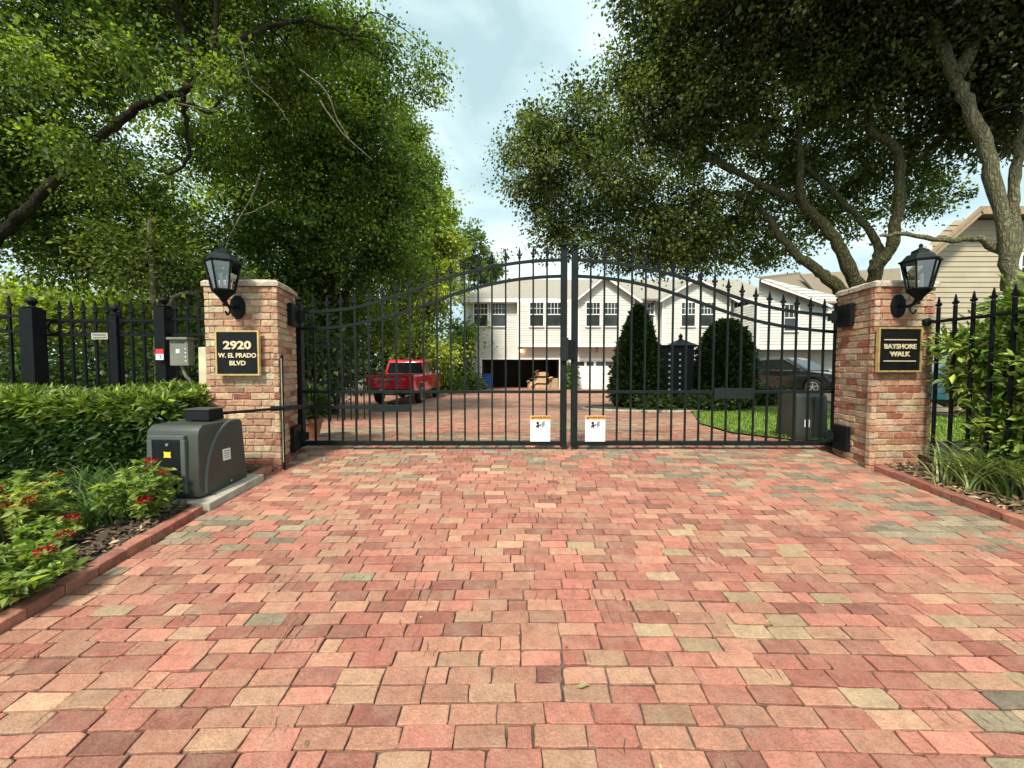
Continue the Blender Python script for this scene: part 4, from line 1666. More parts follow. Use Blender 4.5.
ring = []
for k in range(40):
    a = 2 * math.pi * k / 40
    ring.append((5.1 + 2.55 * math.cos(a), 14.6 + 1.75 * math.sin(a)))
mb = MB()
m = len(ring)
vv = [(x, y, G(y) + .005) for x, y in ring] + [(5.1 + (x - 5.1) * .9, 14.6 + (y - 14.6) * .9, G(y) + .10) for x, y in ring] + [(5.1, 14.6, G(14.6) + .16)]
mb.add(vv, [(i, (i + 1) % m, m + (i + 1) % m, m + i) for i in range(m)] + [(m + i, m + (i + 1) % m, 2 * m) for i in range(m)])
tag(mb.build('island_bed_soil', M['soil']), kind='structure')
mb = MB()
pts = [(x * 1.0, y, G(y) + .02) for x, y in ring + ring[:1]]
mb.tube(pts, .055, 8, cap=False)
tag(mb.build('island_kerb', M['concrete'], smooth=True), kind='structure')
n = 2600
a = RNG.random(n) * 2 * math.pi
rr = RNG.random(n) ** .5
pp = np.stack([5.1 + 2.4 * rr * np.cos(a), 14.6 + 1.6 * rr * np.sin(a), np.zeros(n)], 1)
pp[:, 2] = [G(y) + .06 + .10 * (1 - r_) for y, r_ in zip(pp[:, 1], rr)]
axx = RNG.normal(size=(n, 3)); axx[:, 2] *= .3
tag(link('island_mulch', leaf_mesh('island_mulch', pp, axx, np.full(n, .12), .25, leaf_cols(n, (.12, .06, .035), (.24, .14, .08), RNG.random(n))), M['chips']), kind='stuff')

c = P(683, 405, 13.9)
Y = 13.9
z0 = G(Y)
s = Y / F
t = thing('mail_kiosk', 'black pedestal mailbox kiosk with a finial roof between the clipped shrubs', 'mailbox', (c.x, Y, z0))
xl, xr = P(665, 0, Y).x, P(701, 0, Y).x
zt_ = P(0, 347, Y).z
MB().span((xl, Y, z0 + .45), (xr, Y + .6, zt_)).build('cabinet', M['black'], t, bevel=.02)
MB().span((c.x - .22, Y + .15, z0 - .05), (c.x + .22, Y + .45, z0 + .452)).build('pedestal', M['black'], t, bevel=.02)
MB().span((xl - .10, Y - .10, zt_), (xr + .10, Y + .70, zt_ + .07)).build('eave', M['irongrey'], t, bevel=.02)
mb = MB().lathe((c.x, Y + .3, zt_ + .06), [(.62, 0), (.45, .06), (.2, .17), (.08, .22), (.05, .27), (.09, .31), (.07, .36), (.01, .42)], 4)
mb.build('roof', M['irongrey'], t)
for j in range(7):
    for i in range(2):
        x0_ = xl + .07 + i * (xr - xl - .10) * .33
        z_ = z0 + .62 + j * (zt_ - z0 - .75) / 7
        d_ = MB().span((x0_, Y - .015, z_), (x0_ + (xr - xl) * .29, Y + .01, z_ + (zt_ - z0 - .75) / 7 - .03)).build('mailbox_door', M['irongrey'], t)
        MB().span((x0_ + (xr - xl) * .20, Y - .022, z_ + .07), (x0_ + (xr - xl) * .25, Y - .012, z_ + .13)).build('number_tag', M['label'], d_)


# ================================================================== houses
def boards(mb, x0, x1, z0, z1, Y, face=-1, lap=.17, xfun=None, axis='x', c0=0.):
    """lapped siding on a wall in the plane y=Y facing -y (axis x), or in the plane x=c0 (axis y)"""
    n = max(1, int(round((z1 - z0) / lap)))
    h = (z1 - z0) / n
    for k in range(n):
        za, zb = z0 + k * h, z0 + (k + 1) * h
        a0, a1, b0, b1 = x0, x1, x0, x1
        if xfun:
            a0, a1 = xfun(za)
            b0, b1 = xfun(zb - 1e-4)
        out, inn = .030 * face, .006 * face
        if axis == 'x':
            q = [(a0, Y + out, za), (a1, Y + out, za), (b1, Y + inn, zb), (b0, Y + inn, zb), (a0, Y - face * .05, za), (a1, Y - face * .05, za)]
        else:
            q = [(Y + out, a0, za), (Y + out, a1, za), (Y + inn, b1, zb), (Y + inn, b0, zb), (Y - face * .05, a0, za), (Y - face * .05, a1, za)]
        mb.add(q, [(0, 1, 2, 3), (4, 5, 1, 0)])
    return mb


def window(parent, xc, zc, wd, ht, Y, cols=3, lap=True):
    fw = .085
    mb = MB()
    for s_ in (-1, 1):
        mb.span((xc + s_ * wd / 2 - fw * (s_ > 0) * 0 - (0 if s_ > 0 else fw), Y - .075, zc - ht / 2 - fw), (xc + s_ * wd / 2 + (fw if s_ > 0 else 0), Y - .01, zc + ht / 2 + fw))
    mb.span((xc - wd / 2 - .001, Y - .073, zc + ht / 2), (xc + wd / 2 + .001, Y - .012, zc + ht / 2 + fw))
    mb.span((xc - wd / 2 - .001, Y - .10, zc - ht / 2 - fw), (xc + wd / 2 + .001, Y - .012, zc - ht / 2))
    mb.span((xc - wd / 2, Y - .066, zc - .03), (xc + wd / 2, Y - .03, zc + .03))
    for i in range(1, cols):
        x = xc - wd / 2 + wd * i / cols
        mb.span((x - .014, Y - .058, zc + .03), (x + .014, Y - .04, zc + ht / 2))
    mb.span((xc - wd / 2, Y - .056, zc + ht * .26 - .014), (xc + wd / 2, Y - .042, zc + ht * .26 + .014))
    w_ = mb.build('window', M['trim'], parent)
    MB().span((xc - wd / 2 + .002, Y - .040, zc - ht / 2 + .002), (xc + wd / 2 - .002, Y - .034, zc + ht / 2 - .002)).build('pane', M['winglass'], w_)
    return w_


def slab_roof(mb, quad, th=.12):
    q = [Vector(p) for p in quad]
    n = (q[1] - q[0]).cross(q[2] - q[0]).normalized()
    if n.z < 0: n = -n
    lo = [p - n * th for p in q]
    m = len(q)
    mb.add(q + lo, [tuple(range(m)), tuple(range(m, 2 * m))[::-1]] + [(i, (i + 1) % m, m + (i + 1) % m, m + i) for i in range(m)])


HY = 29.0
def hx(u, Y=HY): return P(u, 367, Y).x
def hz(v, Y=HY): return P(512, v, Y).z
gz0 = -.44
TH = thing('townhouse_row', 'cream sided two storey townhouse row with white garage doors', 'townhouses', (hx(600), HY, gz0))
w1 = MB()
boards(w1, hx(465), hx(574), hz(346), hz(301), HY)
boards(w1, hx(471), hx(482), gz0, hz(346), HY)
boards(w1, hx(482), hx(559), hz(359.5), hz(346), HY)
boards(w1, hx(559), hx(576), gz0, hz(346), HY)
boards(w1, hx(576), hx(615), hz(359), hz(346), HY)
boards(w1, hx(615), hx(664), gz0, hz(300), HY)
boards(w1, hx(574), hx(616), hz(346), hz(300), HY)
boards(MB(), hx(727), hx(774), gz0, hz(301), 28.7).build('wall', M['siding'], TH)
boards(w1, HY, HY + 9, gz0, hz(301), hx(465), -1, axis='y')
w1.build('wall', M['siding'], TH)
# first-floor bay over the open garage
def bay(u0, u1, vt, vb, Y, name='bay', gable=None, full=False):
    x0, x1 = hx(u0, Y), hx(u1, Y)
    za, zb = (gz0 if full else hz(vb, Y)), hz(vt, Y)
    mb = MB()
    boards(mb, x0, x1, za, zb, Y)
    boards(mb, Y, HY + .1, za, zb, x0, -1, axis='y')
    boards(mb, Y, HY + .1, za, zb, x1, 1, axis='y')
    if gable:
        xa, zp = hx(gable[0], Y), hz(gable[1], Y)
        def xf(z):
            k = min(1, max(0, (z - zb) / (zp - zb)))
            return (x0 + (xa - x0) * k, x1 + (xa - x1) * k)
        boards(mb, x0, x1, zb, zp, Y, xfun=xf)
    b = mb.build(name, M['siding'], TH)
    mt = MB()
    for x in (x0, x1):
        MB().span((x - .055, Y - .045, za), (x + .055, Y + .03, zb)).build('corner_trim', M['trim'], b)
    if not full:
        mt.span((x0 - .056, Y - .047, za - .14), (x1 + .056, Y + .03, za))
        mt.build('band_board', M['trim'], b)
    if not full:
        MB().span((x0, Y + .031, za - .12), (x1, HY - .035, za - .05)).build('soffit', M['soffit'], b)
    if gable:
        ov = .45
        k = (zp - zb) / (xa - x0)
        xl_, xr_ = x0 - ov, x1 + ov
        zl = zb - ov * k
        zr = zb - ov * (zp - zb) / (x1 - xa)
        rf = MB()
        slab_roof(rf, [(xl_, Y - .4, zl + .1), (xa, Y - .4, zp + .1), (xa, Y + 5, zp + .1), (xl_, Y + 5, zl + .1)], .09)
        slab_roof(rf, [(xa, Y - .4, zp + .1), (xr_, Y - .4, zr + .1), (xr_, Y + 5, zr + .1), (xa, Y + 5, zp + .1)], .09)
        rf.build('gable_roof', M['roof'], b)
        fa = MB()
        fa.bar([(xl_, Y - .42, zl - .05), (xa, Y - .42, zp - .05)], .05, .13)
        fa.bar([(xa, Y - .42, zp - .05), (xr_, Y - .42, zr - .05)], .05, .13)
        fa.build('bargeboard', M['trim'], b)
    return b


b1 = bay(518, 570, 301.5, 345, 28.4)
b2 = bay(578, 633, 298, 345, 28.1, gable=(603, 277))
b3 = bay(662, 728, 298.5, 345, 28.2, gable=(694, 279), full=True)
zc, wh = (hz(305) + hz(327.5)) / 2, hz(305) - hz(327.5)
for u, p_, Y in ((481, TH, HY - .03), (498.5, TH, HY - .03), (536.5, b1, 28.37), (554, b1, 28.37), (592.5, b2, 28.07), (610.5, b2, 28.07), (646, TH, HY - .03), (687, b3, 28.17), (706, b3, 28.17), (739, TH, 28.67), (757.5, TH, 28.67)):
    s = Y / F
    z_ = (hz(303, Y) + hz(326, Y)) / 2
    window(p_, hx(u, Y), z_, 13.2 * s, 23 * s, Y, 4)
# corner boards, garage trim
mb = MB()
for u, za, zb in ((465.5, hz(346), hz(301)), (471.5, gz0, hz(346.5)), (481, gz0, hz(358)), (560.5, gz0, hz(358)), (575, gz0, hz(358)), (614.5, gz0, hz(358))):
    mb.span((hx(u) - .07, HY - .05, za), (hx(u) + .07, HY + .05, zb))
mb.span((hx(481) - .07, HY - .052, hz(359.5)), (hx(560.5) + .07, HY + .05, hz(357.7)))
mb.span((hx(575) - .07, HY - .052, hz(359.5)), (hx(614.5) + .07, HY + .05, hz(357.7)))
mb.span((hx(773), 28.62, gz0), (hx(775), 28.74, hz(301)))
mb.build('corner_trim', M['trim'], TH)
for u_ in (467.5, 575, 772.5):
    yy_ = HY - .09 if u_ < 700 else 28.6
    MB().tube([(hx(u_), yy_, gz0 if u_ > 470 else hz(346)), (hx(u_), yy_, hz(303))], .05, 8).build('downpipe', M['trim'], TH, smooth=True)
# bracket under the overhang at the left corner
MB().prism([(0, 0), (.42, 0), (.42, -.15)], lambda a, b, d_: (hx(465) + a, d_, hz(346) + b), HY - .02, HY + .2).build('bracket', M['trim'], TH)
# open garage
mb = MB()
gx0, gx1, gzt = hx(482), hx(559.5), hz(359.5)
mb.add([(gx0, HY, gz0 + .01), (gx1, HY, gz0 + .01), (gx1, HY + 6, gz0 + .01), (gx0, HY + 6, gz0 + .01), (gx0, HY, gzt), (gx1, HY, gzt), (gx1, HY + 6, gzt), (gx0, HY + 6, gzt)],
       [(0, 1, 2, 3), (4, 7, 6, 5), (0, 3, 7, 4), (1, 5, 6, 2), (3, 2, 6, 7)])
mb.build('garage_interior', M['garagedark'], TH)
# closed sectional garage door
mb = MB()
dx0, dx1, dzt = hx(576), hx(613.5), hz(359.5)
for k in range(4):
    za = gz0 + (dzt - gz0) * k / 4
    zb = gz0 + (dzt - gz0) * (k + 1) / 4 - .015
    mb.span((dx0, HY - .02, za), (dx1, HY + .03, zb))
    for i in range(4):
        if k == 3: break
        xa = dx0 + (dx1 - dx0) * (i + .1) / 4
        xb = dx0 + (dx1 - dx0) * (i + .9) / 4
        mb.span((xa, HY - .034, za + .10), (xb, HY - .02, zb - .10))
gd = mb.build('garage_door', M['trim'], TH)
mb = MB()
for i in range(4):
    xa = dx0 + (dx1 - dx0) * (i + .12) / 4
    xb = dx0 + (dx1 - dx0) * (i + .88) / 4
    mb.span((xa, HY - .032, dzt - .45), (xb, HY - .021, dzt - .15))
mb.build('door_light', M['winglass'], gd)
# roof
ze = hz(301) + .05
rf = MB()
RZ = P(512, 279.5, 34).z
xe0, xe1 = hx(458.5), hx(776)
slab_roof(rf, [(xe0, 28.45, ze), (xe1, 28.2, ze), (xe1, 34, RZ), (xe0 + 3.0, 34, RZ)], .14)
slab_roof(rf, [(xe0, 28.45, ze), (xe0 + 3.0, 34, RZ), (xe0, 39, ze)], .14)
slab_roof(rf, [(xe0 + 3.0, 34, RZ), (xe1, 34, RZ), (xe1, 39, ze), (xe0, 39, ze)], .14)
rf.build('roof', M['roof'], TH)
MB().span((xe0, 28.38, ze - .22), (hx(578, 28.1), 28.44, ze + .02)).build('gutter', M['trim'], TH)
MB().span((xe0 + .02, 28.45, ze - .24), (hx(578), 28.97, ze - .17)).build('eave_soffit', M['trim'], TH)
MB().span((hx(730), 28.12, ze - .22), (xe1, 28.18, ze + .02)).build('gutter', M['trim'], TH)


def coach_lamp(label, u, v, Y, lit):
    c = P(u, v, Y)
    t = thing('coach_lamp', label, 'wall lamp', (c.x, Y, c.z), 'small lamps on the townhouse wall')
    MB().lathe((c.x, Y - .18, c.z - .16), [(.06, 0), (.10, .24)], 6).build('glass', M['lampglow'] if lit else M['lglass'], t)
    MB().lathe((c.x, Y - .18, c.z + .08), [(.13, 0), (.06, .09), (.02, .16)], 6).build('hood', M['iron'], t)
    mb = MB().span((c.x - .05, Y - .06, c.z - .2), (c.x + .05, Y - .034, c.z + .12))
    mb.span((c.x - .015, Y - .18, c.z + .10), (c.x + .015, Y - .04, c.z + .13))
    mb.build('bracket', M['iron'], t)


coach_lamp('lit amber wall lamp above the open garage', 521.5, 350.5, HY, True)
coach_lamp('dark wall lamp above the closed white garage door', 597, 349.5, HY, False)

# things in the open garage
x0 = hx(487.5, 29.6)
t = thing('recycling_bin', 'blue wheeled bin inside the left jamb of the open garage', 'bin', (x0, 29.6, gz0))
MB().box((x0, 29.6, gz0 + .52), (.52, .55, .98), taper=1.08).build('tub', M['blue'], t, bevel=.02)
MB().box((x0, 29.58, gz0 + 1.06), (.60, .66, .08)).build('lid', M['blue'], t, bevel=.02)
for s_ in (-1, 1):
    mb = MB().lathe((0, 0, 0), [(.1, 0), (.1, .05)], 12)
    mb.v = [(x0 + s_ * .25 + z, 29.86 + x, gz0 + .115 + y) for x, y, z in mb.v]
    mb.build('wheel', M['tyre'], t)
labs = ['flattened cardboard box lowest in the garage pile', 'open cardboard box on top of the garage pile', 'tall cardboard box leaning at the right of the garage pile', 'small cardboard box left of the garage pile', 'middle cardboard box in the garage pile']
for (u, v, wd, ht, rz, lab) in ((541, 387, 1.1, .36, .2, labs[0]), (542, 374, .85, .30, -.3, labs[1]), (553.5, 384, .5, .85, .35, labs[2]), (530.5, 385, .38, .5, .1, labs[3]), (540, 380.5, 1.0, .38, -.1, labs[4])):
    Yc = 29.9
    c = P(u, v, Yc)
    zb_ = {386: 0}.get(0, c.z - ht / 2)
    t = thing('cardboard_box', lab, 'cardboard box', (c.x, Yc, c.z - ht / 2), 'cardboard boxes in the garage')
    MB().box((c.x, Yc, c.z), (wd, .6, ht), rz=rz).build('carton', M['cardboard'], t, bevel=.01)
    mb = MB()
    mb.box((c.x - wd * .5, Yc - .25, c.z + ht * .5 + .06), (wd * .5, .5, .012), rz=rz, ry=-.5)
    mb.build('flap', M['cardboard'], t)

# second building, beyond the dark car
Y2 = 25.5
E = thing('townhouse', 'cream sided house with brown roof behind the black car', 'house', (P(800, 390, Y2).x, Y2, -.2))
xa, xb = P(766, 0, Y2).x, P(872, 0, Y2).x
mb = MB()
z0_, z1_ = P(0, 347, Y2).z, P(0, 302, Y2).z
boards(mb, xa, xb, z0_, z1_, Y2)
boards(MB(), P(772, 0, Y2 + 1).x, xb, -.3, z0_, Y2 + 1).build('wall', M['siding'], E)
boards(mb, Y2, Y2 + 8, -.3, z1_, xa, -1, axis='y')
xp, zp_ = P(758, 0, Y2).x, P(0, 279, Y2).z
boards(mb, xa, xb, z1_, zp_, Y2, xfun=lambda z: (xa, xb - (xb - P(775, 0, Y2).x) * (z - z1_) / (zp_ - z1_)))
mb.build('wall', M['siding'], E)
MB().span((xa, Y2 + .04, z0_ - .25), (xb, Y2 + .97, z0_ - .1)).build('soffit', M['soffit'], E)
mb = MB()
mb.span((xa - .06, Y2 - .05, z0_), (xa + .06, Y2 + .05, z1_))
mb.build('corner_trim', M['trim'], E)
MB().span((xa - .06, Y2 - .052, z0_ - .16), (xb, Y2 + .03, z0_)).build('band_board', M['trim'], E)
window(E, P(799.5, 0, Y2).x, (P(0, 305, Y2).z + P(0, 331, Y2).z) / 2, .85, 1.6, Y2 - .03, 3)
rf = MB()
slab_roof(rf, [P(757, 277, Y2 - .5), P(830, 304, Y2 - .5), P(830, 304, Y2 - .5) + Vector((6, 8, 0)), P(800, 272, Y2 + 7)], .12)
slab_roof(rf, [P(800, 274, Y2 + 4), P(900, 268, Y2 + 4), P(905, 304, Y2 - .3), P(826, 303, Y2 - .3)], .12)
rf.build('roof', M['roofb'], E)
mb = MB().bar([P(756, 279, Y2 - .55), P(832, 306.5, Y2 - .55)], .06, .13)
mb.build('bargeboard', M['trim'], E)

# near house on the right
Y3 = 13.0
H3 = thing('sided_house', 'beige sided house with brown eave behind the right pillar lantern', 'house', (P(970, 390, Y3).x, Y3, -.2))
xa = P(938, 0, Y3).x
zt3 = P(0, 226, Y3).z
mb = MB()
zmid = P(0, 333, Y3).z
xe_, ze_ = P(890, 278, Y3).x, P(0, 278, Y3).z
xk_, zk_ = P(958, 217, Y3).x, P(0, 217, Y3).z
zw_ = ze_ + (zk_ - ze_) * (xa - xe_) / (xk_ - xe_)
def rake_x(z):
    return (max(xa, xe_ + (xk_ - xe_) * (z - ze_) / (zk_ - ze_)), xa + 9)
boards(mb, xa, xa + 9, zmid, zk_ - .1, Y3, lap=.16, xfun=rake_x)
mb.add([(xa, Y3, -.3), (xa + 5.3, Y3 + 5, -.3), (xa + 5.3, Y3 + 5, zw_), (xa, Y3, zw_)], [(0, 1, 2, 3)])
mb.build('wall', M['siding_beige'], H3)
boards(MB(), xa, xa + 9, -.3, zmid - .25, Y3, lap=.16).build('wall', M['siding_beige'], H3)
mb = MB()
mb.span((xa - .07, Y3 - .06, -.3), (xa + .09, Y3 + .06, zw_ - .05))
mb.build('corner_trim', M['trim'], H3)
MB().span((xa + .1, Y3 - .08, zmid - .26), (xa + 9, Y3 + .02, zmid + .0)).build('belt_board', M['soffit'], H3)
rf = MB()
slab_roof(rf, [(xe_, Y3 - .6, ze_ + .1), (xk_, Y3 - .6, zk_ + .1), (xk_ + 6.3, Y3 + 6, zk_ + .1), (xe_ + 6.3, Y3 + 6, ze_ + .1)], .12)
slab_roof(rf, [(xk_, Y3 - .6, zk_ + .1), (xa + 10, Y3 - .6, zk_ + .1), (xa + 16, Y3 + 6, zk_ + 1.3), (xk_ + 6.3, Y3 + 6, zk_ + .1)], .12)
rf.build('roof', M['roofb'], H3)
mb = MB()
mb.bar([(xe_, Y3 - .62, ze_ - .04), (xk_, Y3 - .62, zk_ - .04)], .05, .2)
mb.bar([(xk_, Y3 - .62, zk_ - .04), (xa + 10, Y3 - .62, zk_ - .04)], .05, .2)
mb.build('eave_trim', M['soffit'], H3)
window(H3, xa + .95, P(0, 352, Y3).z, .9, 1.1, Y3 - .03, 3)
window(H3, xa + 3.4, P(0, 280, Y3).z, 1.0, 1.5, Y3 - .03, 3)


# ================================================================== vehicles (built facing +y, tail at y = 0)
def arch(cy, r_, z0, wz, n=8):
    """points of a wheel arch cut from the sill, front to back reversed as needed"""
    a0 = math.asin(max(-1, min(1, (z0 - wz) / r_)))
    return [(cy - r_ * math.cos(a0 + (math.pi - 2 * a0) * k / n), wz + r_ * math.sin(a0 + (math.pi - 2 * a0) * k / n)) for k in range(n + 1)]


def wheel(t, x, y, r_, wd, side):
    mb = MB().lathe((0, 0, 0), [(r_ * .6, -wd / 2), (r_ * .93, -wd / 2), (r_, -wd * .3), (r_, wd * .3), (r_ * .93, wd / 2), (r_ * .6, wd / 2)], 24)
    mb.v = [(x + z * side, y + a, r_ + b) for a, b, z in mb.v]
    w_ = mb.build('wheel', M['tyre'], t, smooth=True)
    mb = MB()
    ri = MB().lathe((0, 0, 0), [(r_ * .66, wd * .30), (r_ * .66, wd * .515), (r_ * .58, wd * .50), (r_ * .56, wd * .34)], 24)
    mb.v += ri.v; mb.f += ri.f; mb.c += ri.c
    for k in range(5):
        a = 2 * math.pi * k / 5
        b = MB().box((0, 0, 0), (r_ * .15, r_ * .56, wd * .12))
        n0 = len(mb.v)
        mb.v += [((p[0]) * math.cos(a) - (p[1] + r_ * .3) * math.sin(a), p[0] * math.sin(a) + (p[1] + r_ * .3) * math.cos(a), p[2] + wd * .44) for p in b.v]
        mb.f += [tuple(i + n0 for i in q) for q in b.f]
        mb.c += b.c
    mb.v = [(x + z * side, y + a, r_ + b) for a, b, z in mb.v]
    mb.build('rim', M['alloy'], w_)


def vehicle(name, label, cat, paint, spec):
    t = thing(name, label, cat, (0, 0, 0), spec.get('group'))
    W = spec['W'] / 2
    r_ = spec['wr']
    yr, yf = spec['axles']
    zs = spec['sill']
    prof = [(spec['tail'][0][0], zs)] + arch(yr, r_ * 1.18, zs, r_) + arch(yf, r_ * 1.18, zs, r_) + spec['nose'] + spec['tail'][::-1]
    zb = spec['belt']
    def tum(z, k=0):
        return W * (1 - .04 * max(0, (z - .75))) if z > .75 else W * (1 - .05 * max(0, .5 - z))
    mb = MB()
    nn = len(prof)
    left = [(-tum(z), y, z) for y, z in prof]
    right = [(tum(z), y, z) for y, z in prof]
    mb.add(left + right, [tuple(range(nn)), tuple(range(nn, 2 * nn))[::-1]] + [(i, (i + 1) % nn, nn + (i + 1) % nn, nn + i) for i in range(nn)])
    mb.build('body', paint, t, bevel=.03, smooth=True)
    # dark underside
    MB().span((-W * .8, prof[0][0] + .25, zs - .12), (W * .8, spec['nose'][0][0] - .25, zs + .12)).build('underbody', M['trimblack'], t)
    # cabin
    gh = spec['cabin']
    zt = max(z for _, z in gh)
    def gw(z):
        return W * (.95 - (.17) * (z - zb) / (zt - zb))
    mb = MB()
    nn = len(gh)
    mb.add([(-gw(z), y, z) for y, z in gh] + [(gw(z), y, z) for y, z in gh],
           [tuple(range(nn)), tuple(range(nn, 2 * nn))[::-1]] + [(i, (i + 1) % nn, nn + (i + 1) % nn, nn + i) for i in range(nn)])
    mb.build('cabin', paint, t, bevel=.05, smooth=True)
    for s_ in (-1, 1):
        for poly in spec['side_glass']:
            mb = MB()
            mb.prism(poly, lambda a, b, d_: (s_ * (gw(b) + d_), a, b), -.02, .006)
            mb.build('side_window', M['carglass'], t)
    for nm, (y0, z0), (y1, z1) in (('rear_window', *spec['rear_glass']), ('windscreen', *spec['front_glass'])):
        dv = Vector((y1 - y0, z1 - z0)).normalized()
        nr = Vector((-dv.y, dv.x)) if nm == 'rear_window' else Vector((dv.y, -dv.x)) * -1
        if nm == 'rear_window' and nr.x > 0: nr = -nr
        if nm == 'windscreen' and nr.x < 0: nr = -nr
        o_ = nr * .008
        i_ = nr * -.03
        vv = []
        for q in (o_, i_):
            for (yy_, zz_) in ((y0, z0), (y1, z1)):
                ww = gw(zz_) - .09
                vv += [(-ww, yy_ + q.x, zz_ + q.y), (ww, yy_ + q.x, zz_ + q.y)]
        MB().add(vv, [(0, 1, 3, 2), (4, 6, 7, 5), (0, 2, 6, 4), (1, 5, 7, 3), (0, 4, 5, 1), (2, 3, 7, 6)]).build(nm, M['carglass'], t)
    for s_ in (-1, 1):
        wheel(t, s_ * (W - .12), yr, r_, .24, s_)
        wheel(t, s_ * (W - .12), yf, r_, .24, s_)
        mb = MB().box((s_ * (W + .10), spec['mirror'][0], spec['mirror'][1]), (.20, .10, .15))
        mb.build('mirror', paint if name != 'pickup_truck' else M['chrome'], t, bevel=.03)
    return t


truck = vehicle('pickup_truck', 'red pickup truck parked tail towards the gate', 'pickup truck', M['redpaint'], dict(
    W=1.98, wr=.40, axles=(1.25, 4.55), sill=.52, belt=1.20,
    tail=[(.06, .55), (.03, .95), (.06, 1.24)], nose=[(5.55, .52), (5.62, .70), (5.60, 1.0), (5.45, 1.12), (4.0, 1.22), (2.15, 1.24)],
    cabin=[(2.10, 1.18), (2.22, 1.80), (2.35, 1.90), (3.35, 1.92), (3.55, 1.88), (4.35, 1.18)],
    side_glass=[[(2.30, 1.26), (2.36, 1.78), (2.85, 1.82), (2.85, 1.26)], [(2.95, 1.26), (2.95, 1.82), (3.45, 1.80), (4.05, 1.26)]],
    rear_glass=((2.125, 1.27), (2.215, 1.76)), front_glass=((3.66, 1.80), (4.28, 1.26)), mirror=(3.95, 1.33)))
# tail of the pickup
MB().span((-.83, -.005, .66), (.83, .04, 1.22)).build('tailgate', M['redpaint'], truck, bevel=.02)
MB().span((-.62, -.018, 1.02), (.62, -.004, 1.12)).build('tailgate_band', M['chrome'], truck, bevel=.008)  # pale metallic band across the upper tailgate
MB().span((-.80, .12, 1.235), (.80, 2.05, 1.262)).build('bed_liner', M['trimblack'], truck)
for s_ in (-1, 1):
    MB().span((s_ * .84, -.02, .80), (s_ * .975, .10, 1.20)).build('tail_light', M['taillight'], truck, bevel=.015)
mb = MB().span((-.95, -.14, .50), (.95, .02, .68))
bp_ = mb.build('rear_bumper', M['trimblack'], truck, bevel=.03)
MB().span((-.17, -.15, .50), (.17, -.138, .63)).build('number_plate', M['label'], bp_)
MB().span((-.40, -.148, .60), (-.24, -.138, .66)).build('reflector', M['headlight'], bp_)
truck.location = (P(385.5, 0, 16.4).x, 16.35, -.42)
truck.rotation_euler = (0, 0, R(-1.5))

CAR = dict(W=1.85, wr=.36, axles=(.95, 3.70), sill=.30, belt=.98,
           tail=[(.05, .35), (0, .60), (.05, .95), (.12, 1.05)], nose=[(4.62, .30), (4.68, .50), (4.62, .78), (4.45, .93), (3.45, 1.06), (1.5, 1.10)],
           cabin=[(.18, .98), (.62, 1.55), (.95, 1.64), (2.2, 1.68), (2.55, 1.62), (3.60, .98)],
           side_glass=[[(.62, 1.10), (.85, 1.50), (1.35, 1.56), (1.35, 1.10)], [(1.42, 1.10), (1.42, 1.56), (2.25, 1.58), (2.25, 1.10)], [(2.33, 1.10), (2.33, 1.57), (2.52, 1.54), (3.22, 1.10)]],
           rear_glass=((.27, 1.08), (.60, 1.50)), front_glass=((2.66, 1.56), (3.46, 1.08)), mirror=(3.0, 1.13))
suv = vehicle('parked_car', 'black crossover car parked on the far side of the lawn', 'car', M['darkpaint'], dict(CAR, group='cars parked in the court'))
for s_ in (-1, 1):
    MB().bar([(s_ * .89, .55, 1.085), (s_ * .89, 3.25, 1.085)], .02, .03).build('window_trim', M['chrome'], suv)
    MB().bar([(s_ * .815, .80, 1.53), (s_ * .80, 1.4, 1.60), (s_ * .80, 2.4, 1.60), (s_ * .885, 3.28, 1.09)], .02, .03).build('window_trim', M['chrome'], suv)
    MB().box((s_ * .70, 4.60, .80), (.38, .12, .12), rz=-s_ * .25).build('headlight', M['headlight'], suv, bevel=.02)
    MB().box((s_ * .72, .03, .92), (.36, .08, .14)).build('tail_light', M['taillight'], suv, bevel=.02)
    mb = MB().bar([(s_ * .70, .75, 1.69), (s_ * .70, 1.5, 1.73), (s_ * .70, 2.3, 1.72)], .03, .03)
    mb.build('roof_rail', M['chrome'], suv)
MB().span((-.55, 4.62, .42), (.55, 4.70, .66)).build('grille', M['trimblack'], suv, bevel=.02)
MB().span((-.25, 4.70, .44), (.25, 4.715, .55)).build('number_plate', M['label'], suv)
suv.location = (P(757, 0, 21.5).x, 21.5, -.10)
suv.rotation_euler = (0, 0, R(180 + 24))
dk = dup(suv)
dk['label'] = 'dark green car half hidden behind the fence left of the pickup'
dk.location = (-8.15, 17.5, -.42)
dk.rotation_euler = (0, 0, R(185))
tl = dup(suv)
tl['label'] = 'teal blue car glimpsed between the right pillar and the shrub'
tl.location = (P(958, 0, 10.8).x, 11.5, -.02)
tl.rotation_euler = (0, 0, R(180 + 60))
for o, mt in ((dk, M['greenpaint']), (tl, M['tealpaint'])):
    for ch in o.children:
        if ch.name.split('.')[0] in ('body', 'cabin', 'mirror'):
            ch.data = ch.data.copy()
            ch.data.materials.clear()
            ch.data.materials.append(mt)

# ================================================================== trees
OAK, OAKL = (.028, .046, .012), (.21, .26, .062)
GRN, GRNL = (.028, .062, .011), (.28, .37, .05)

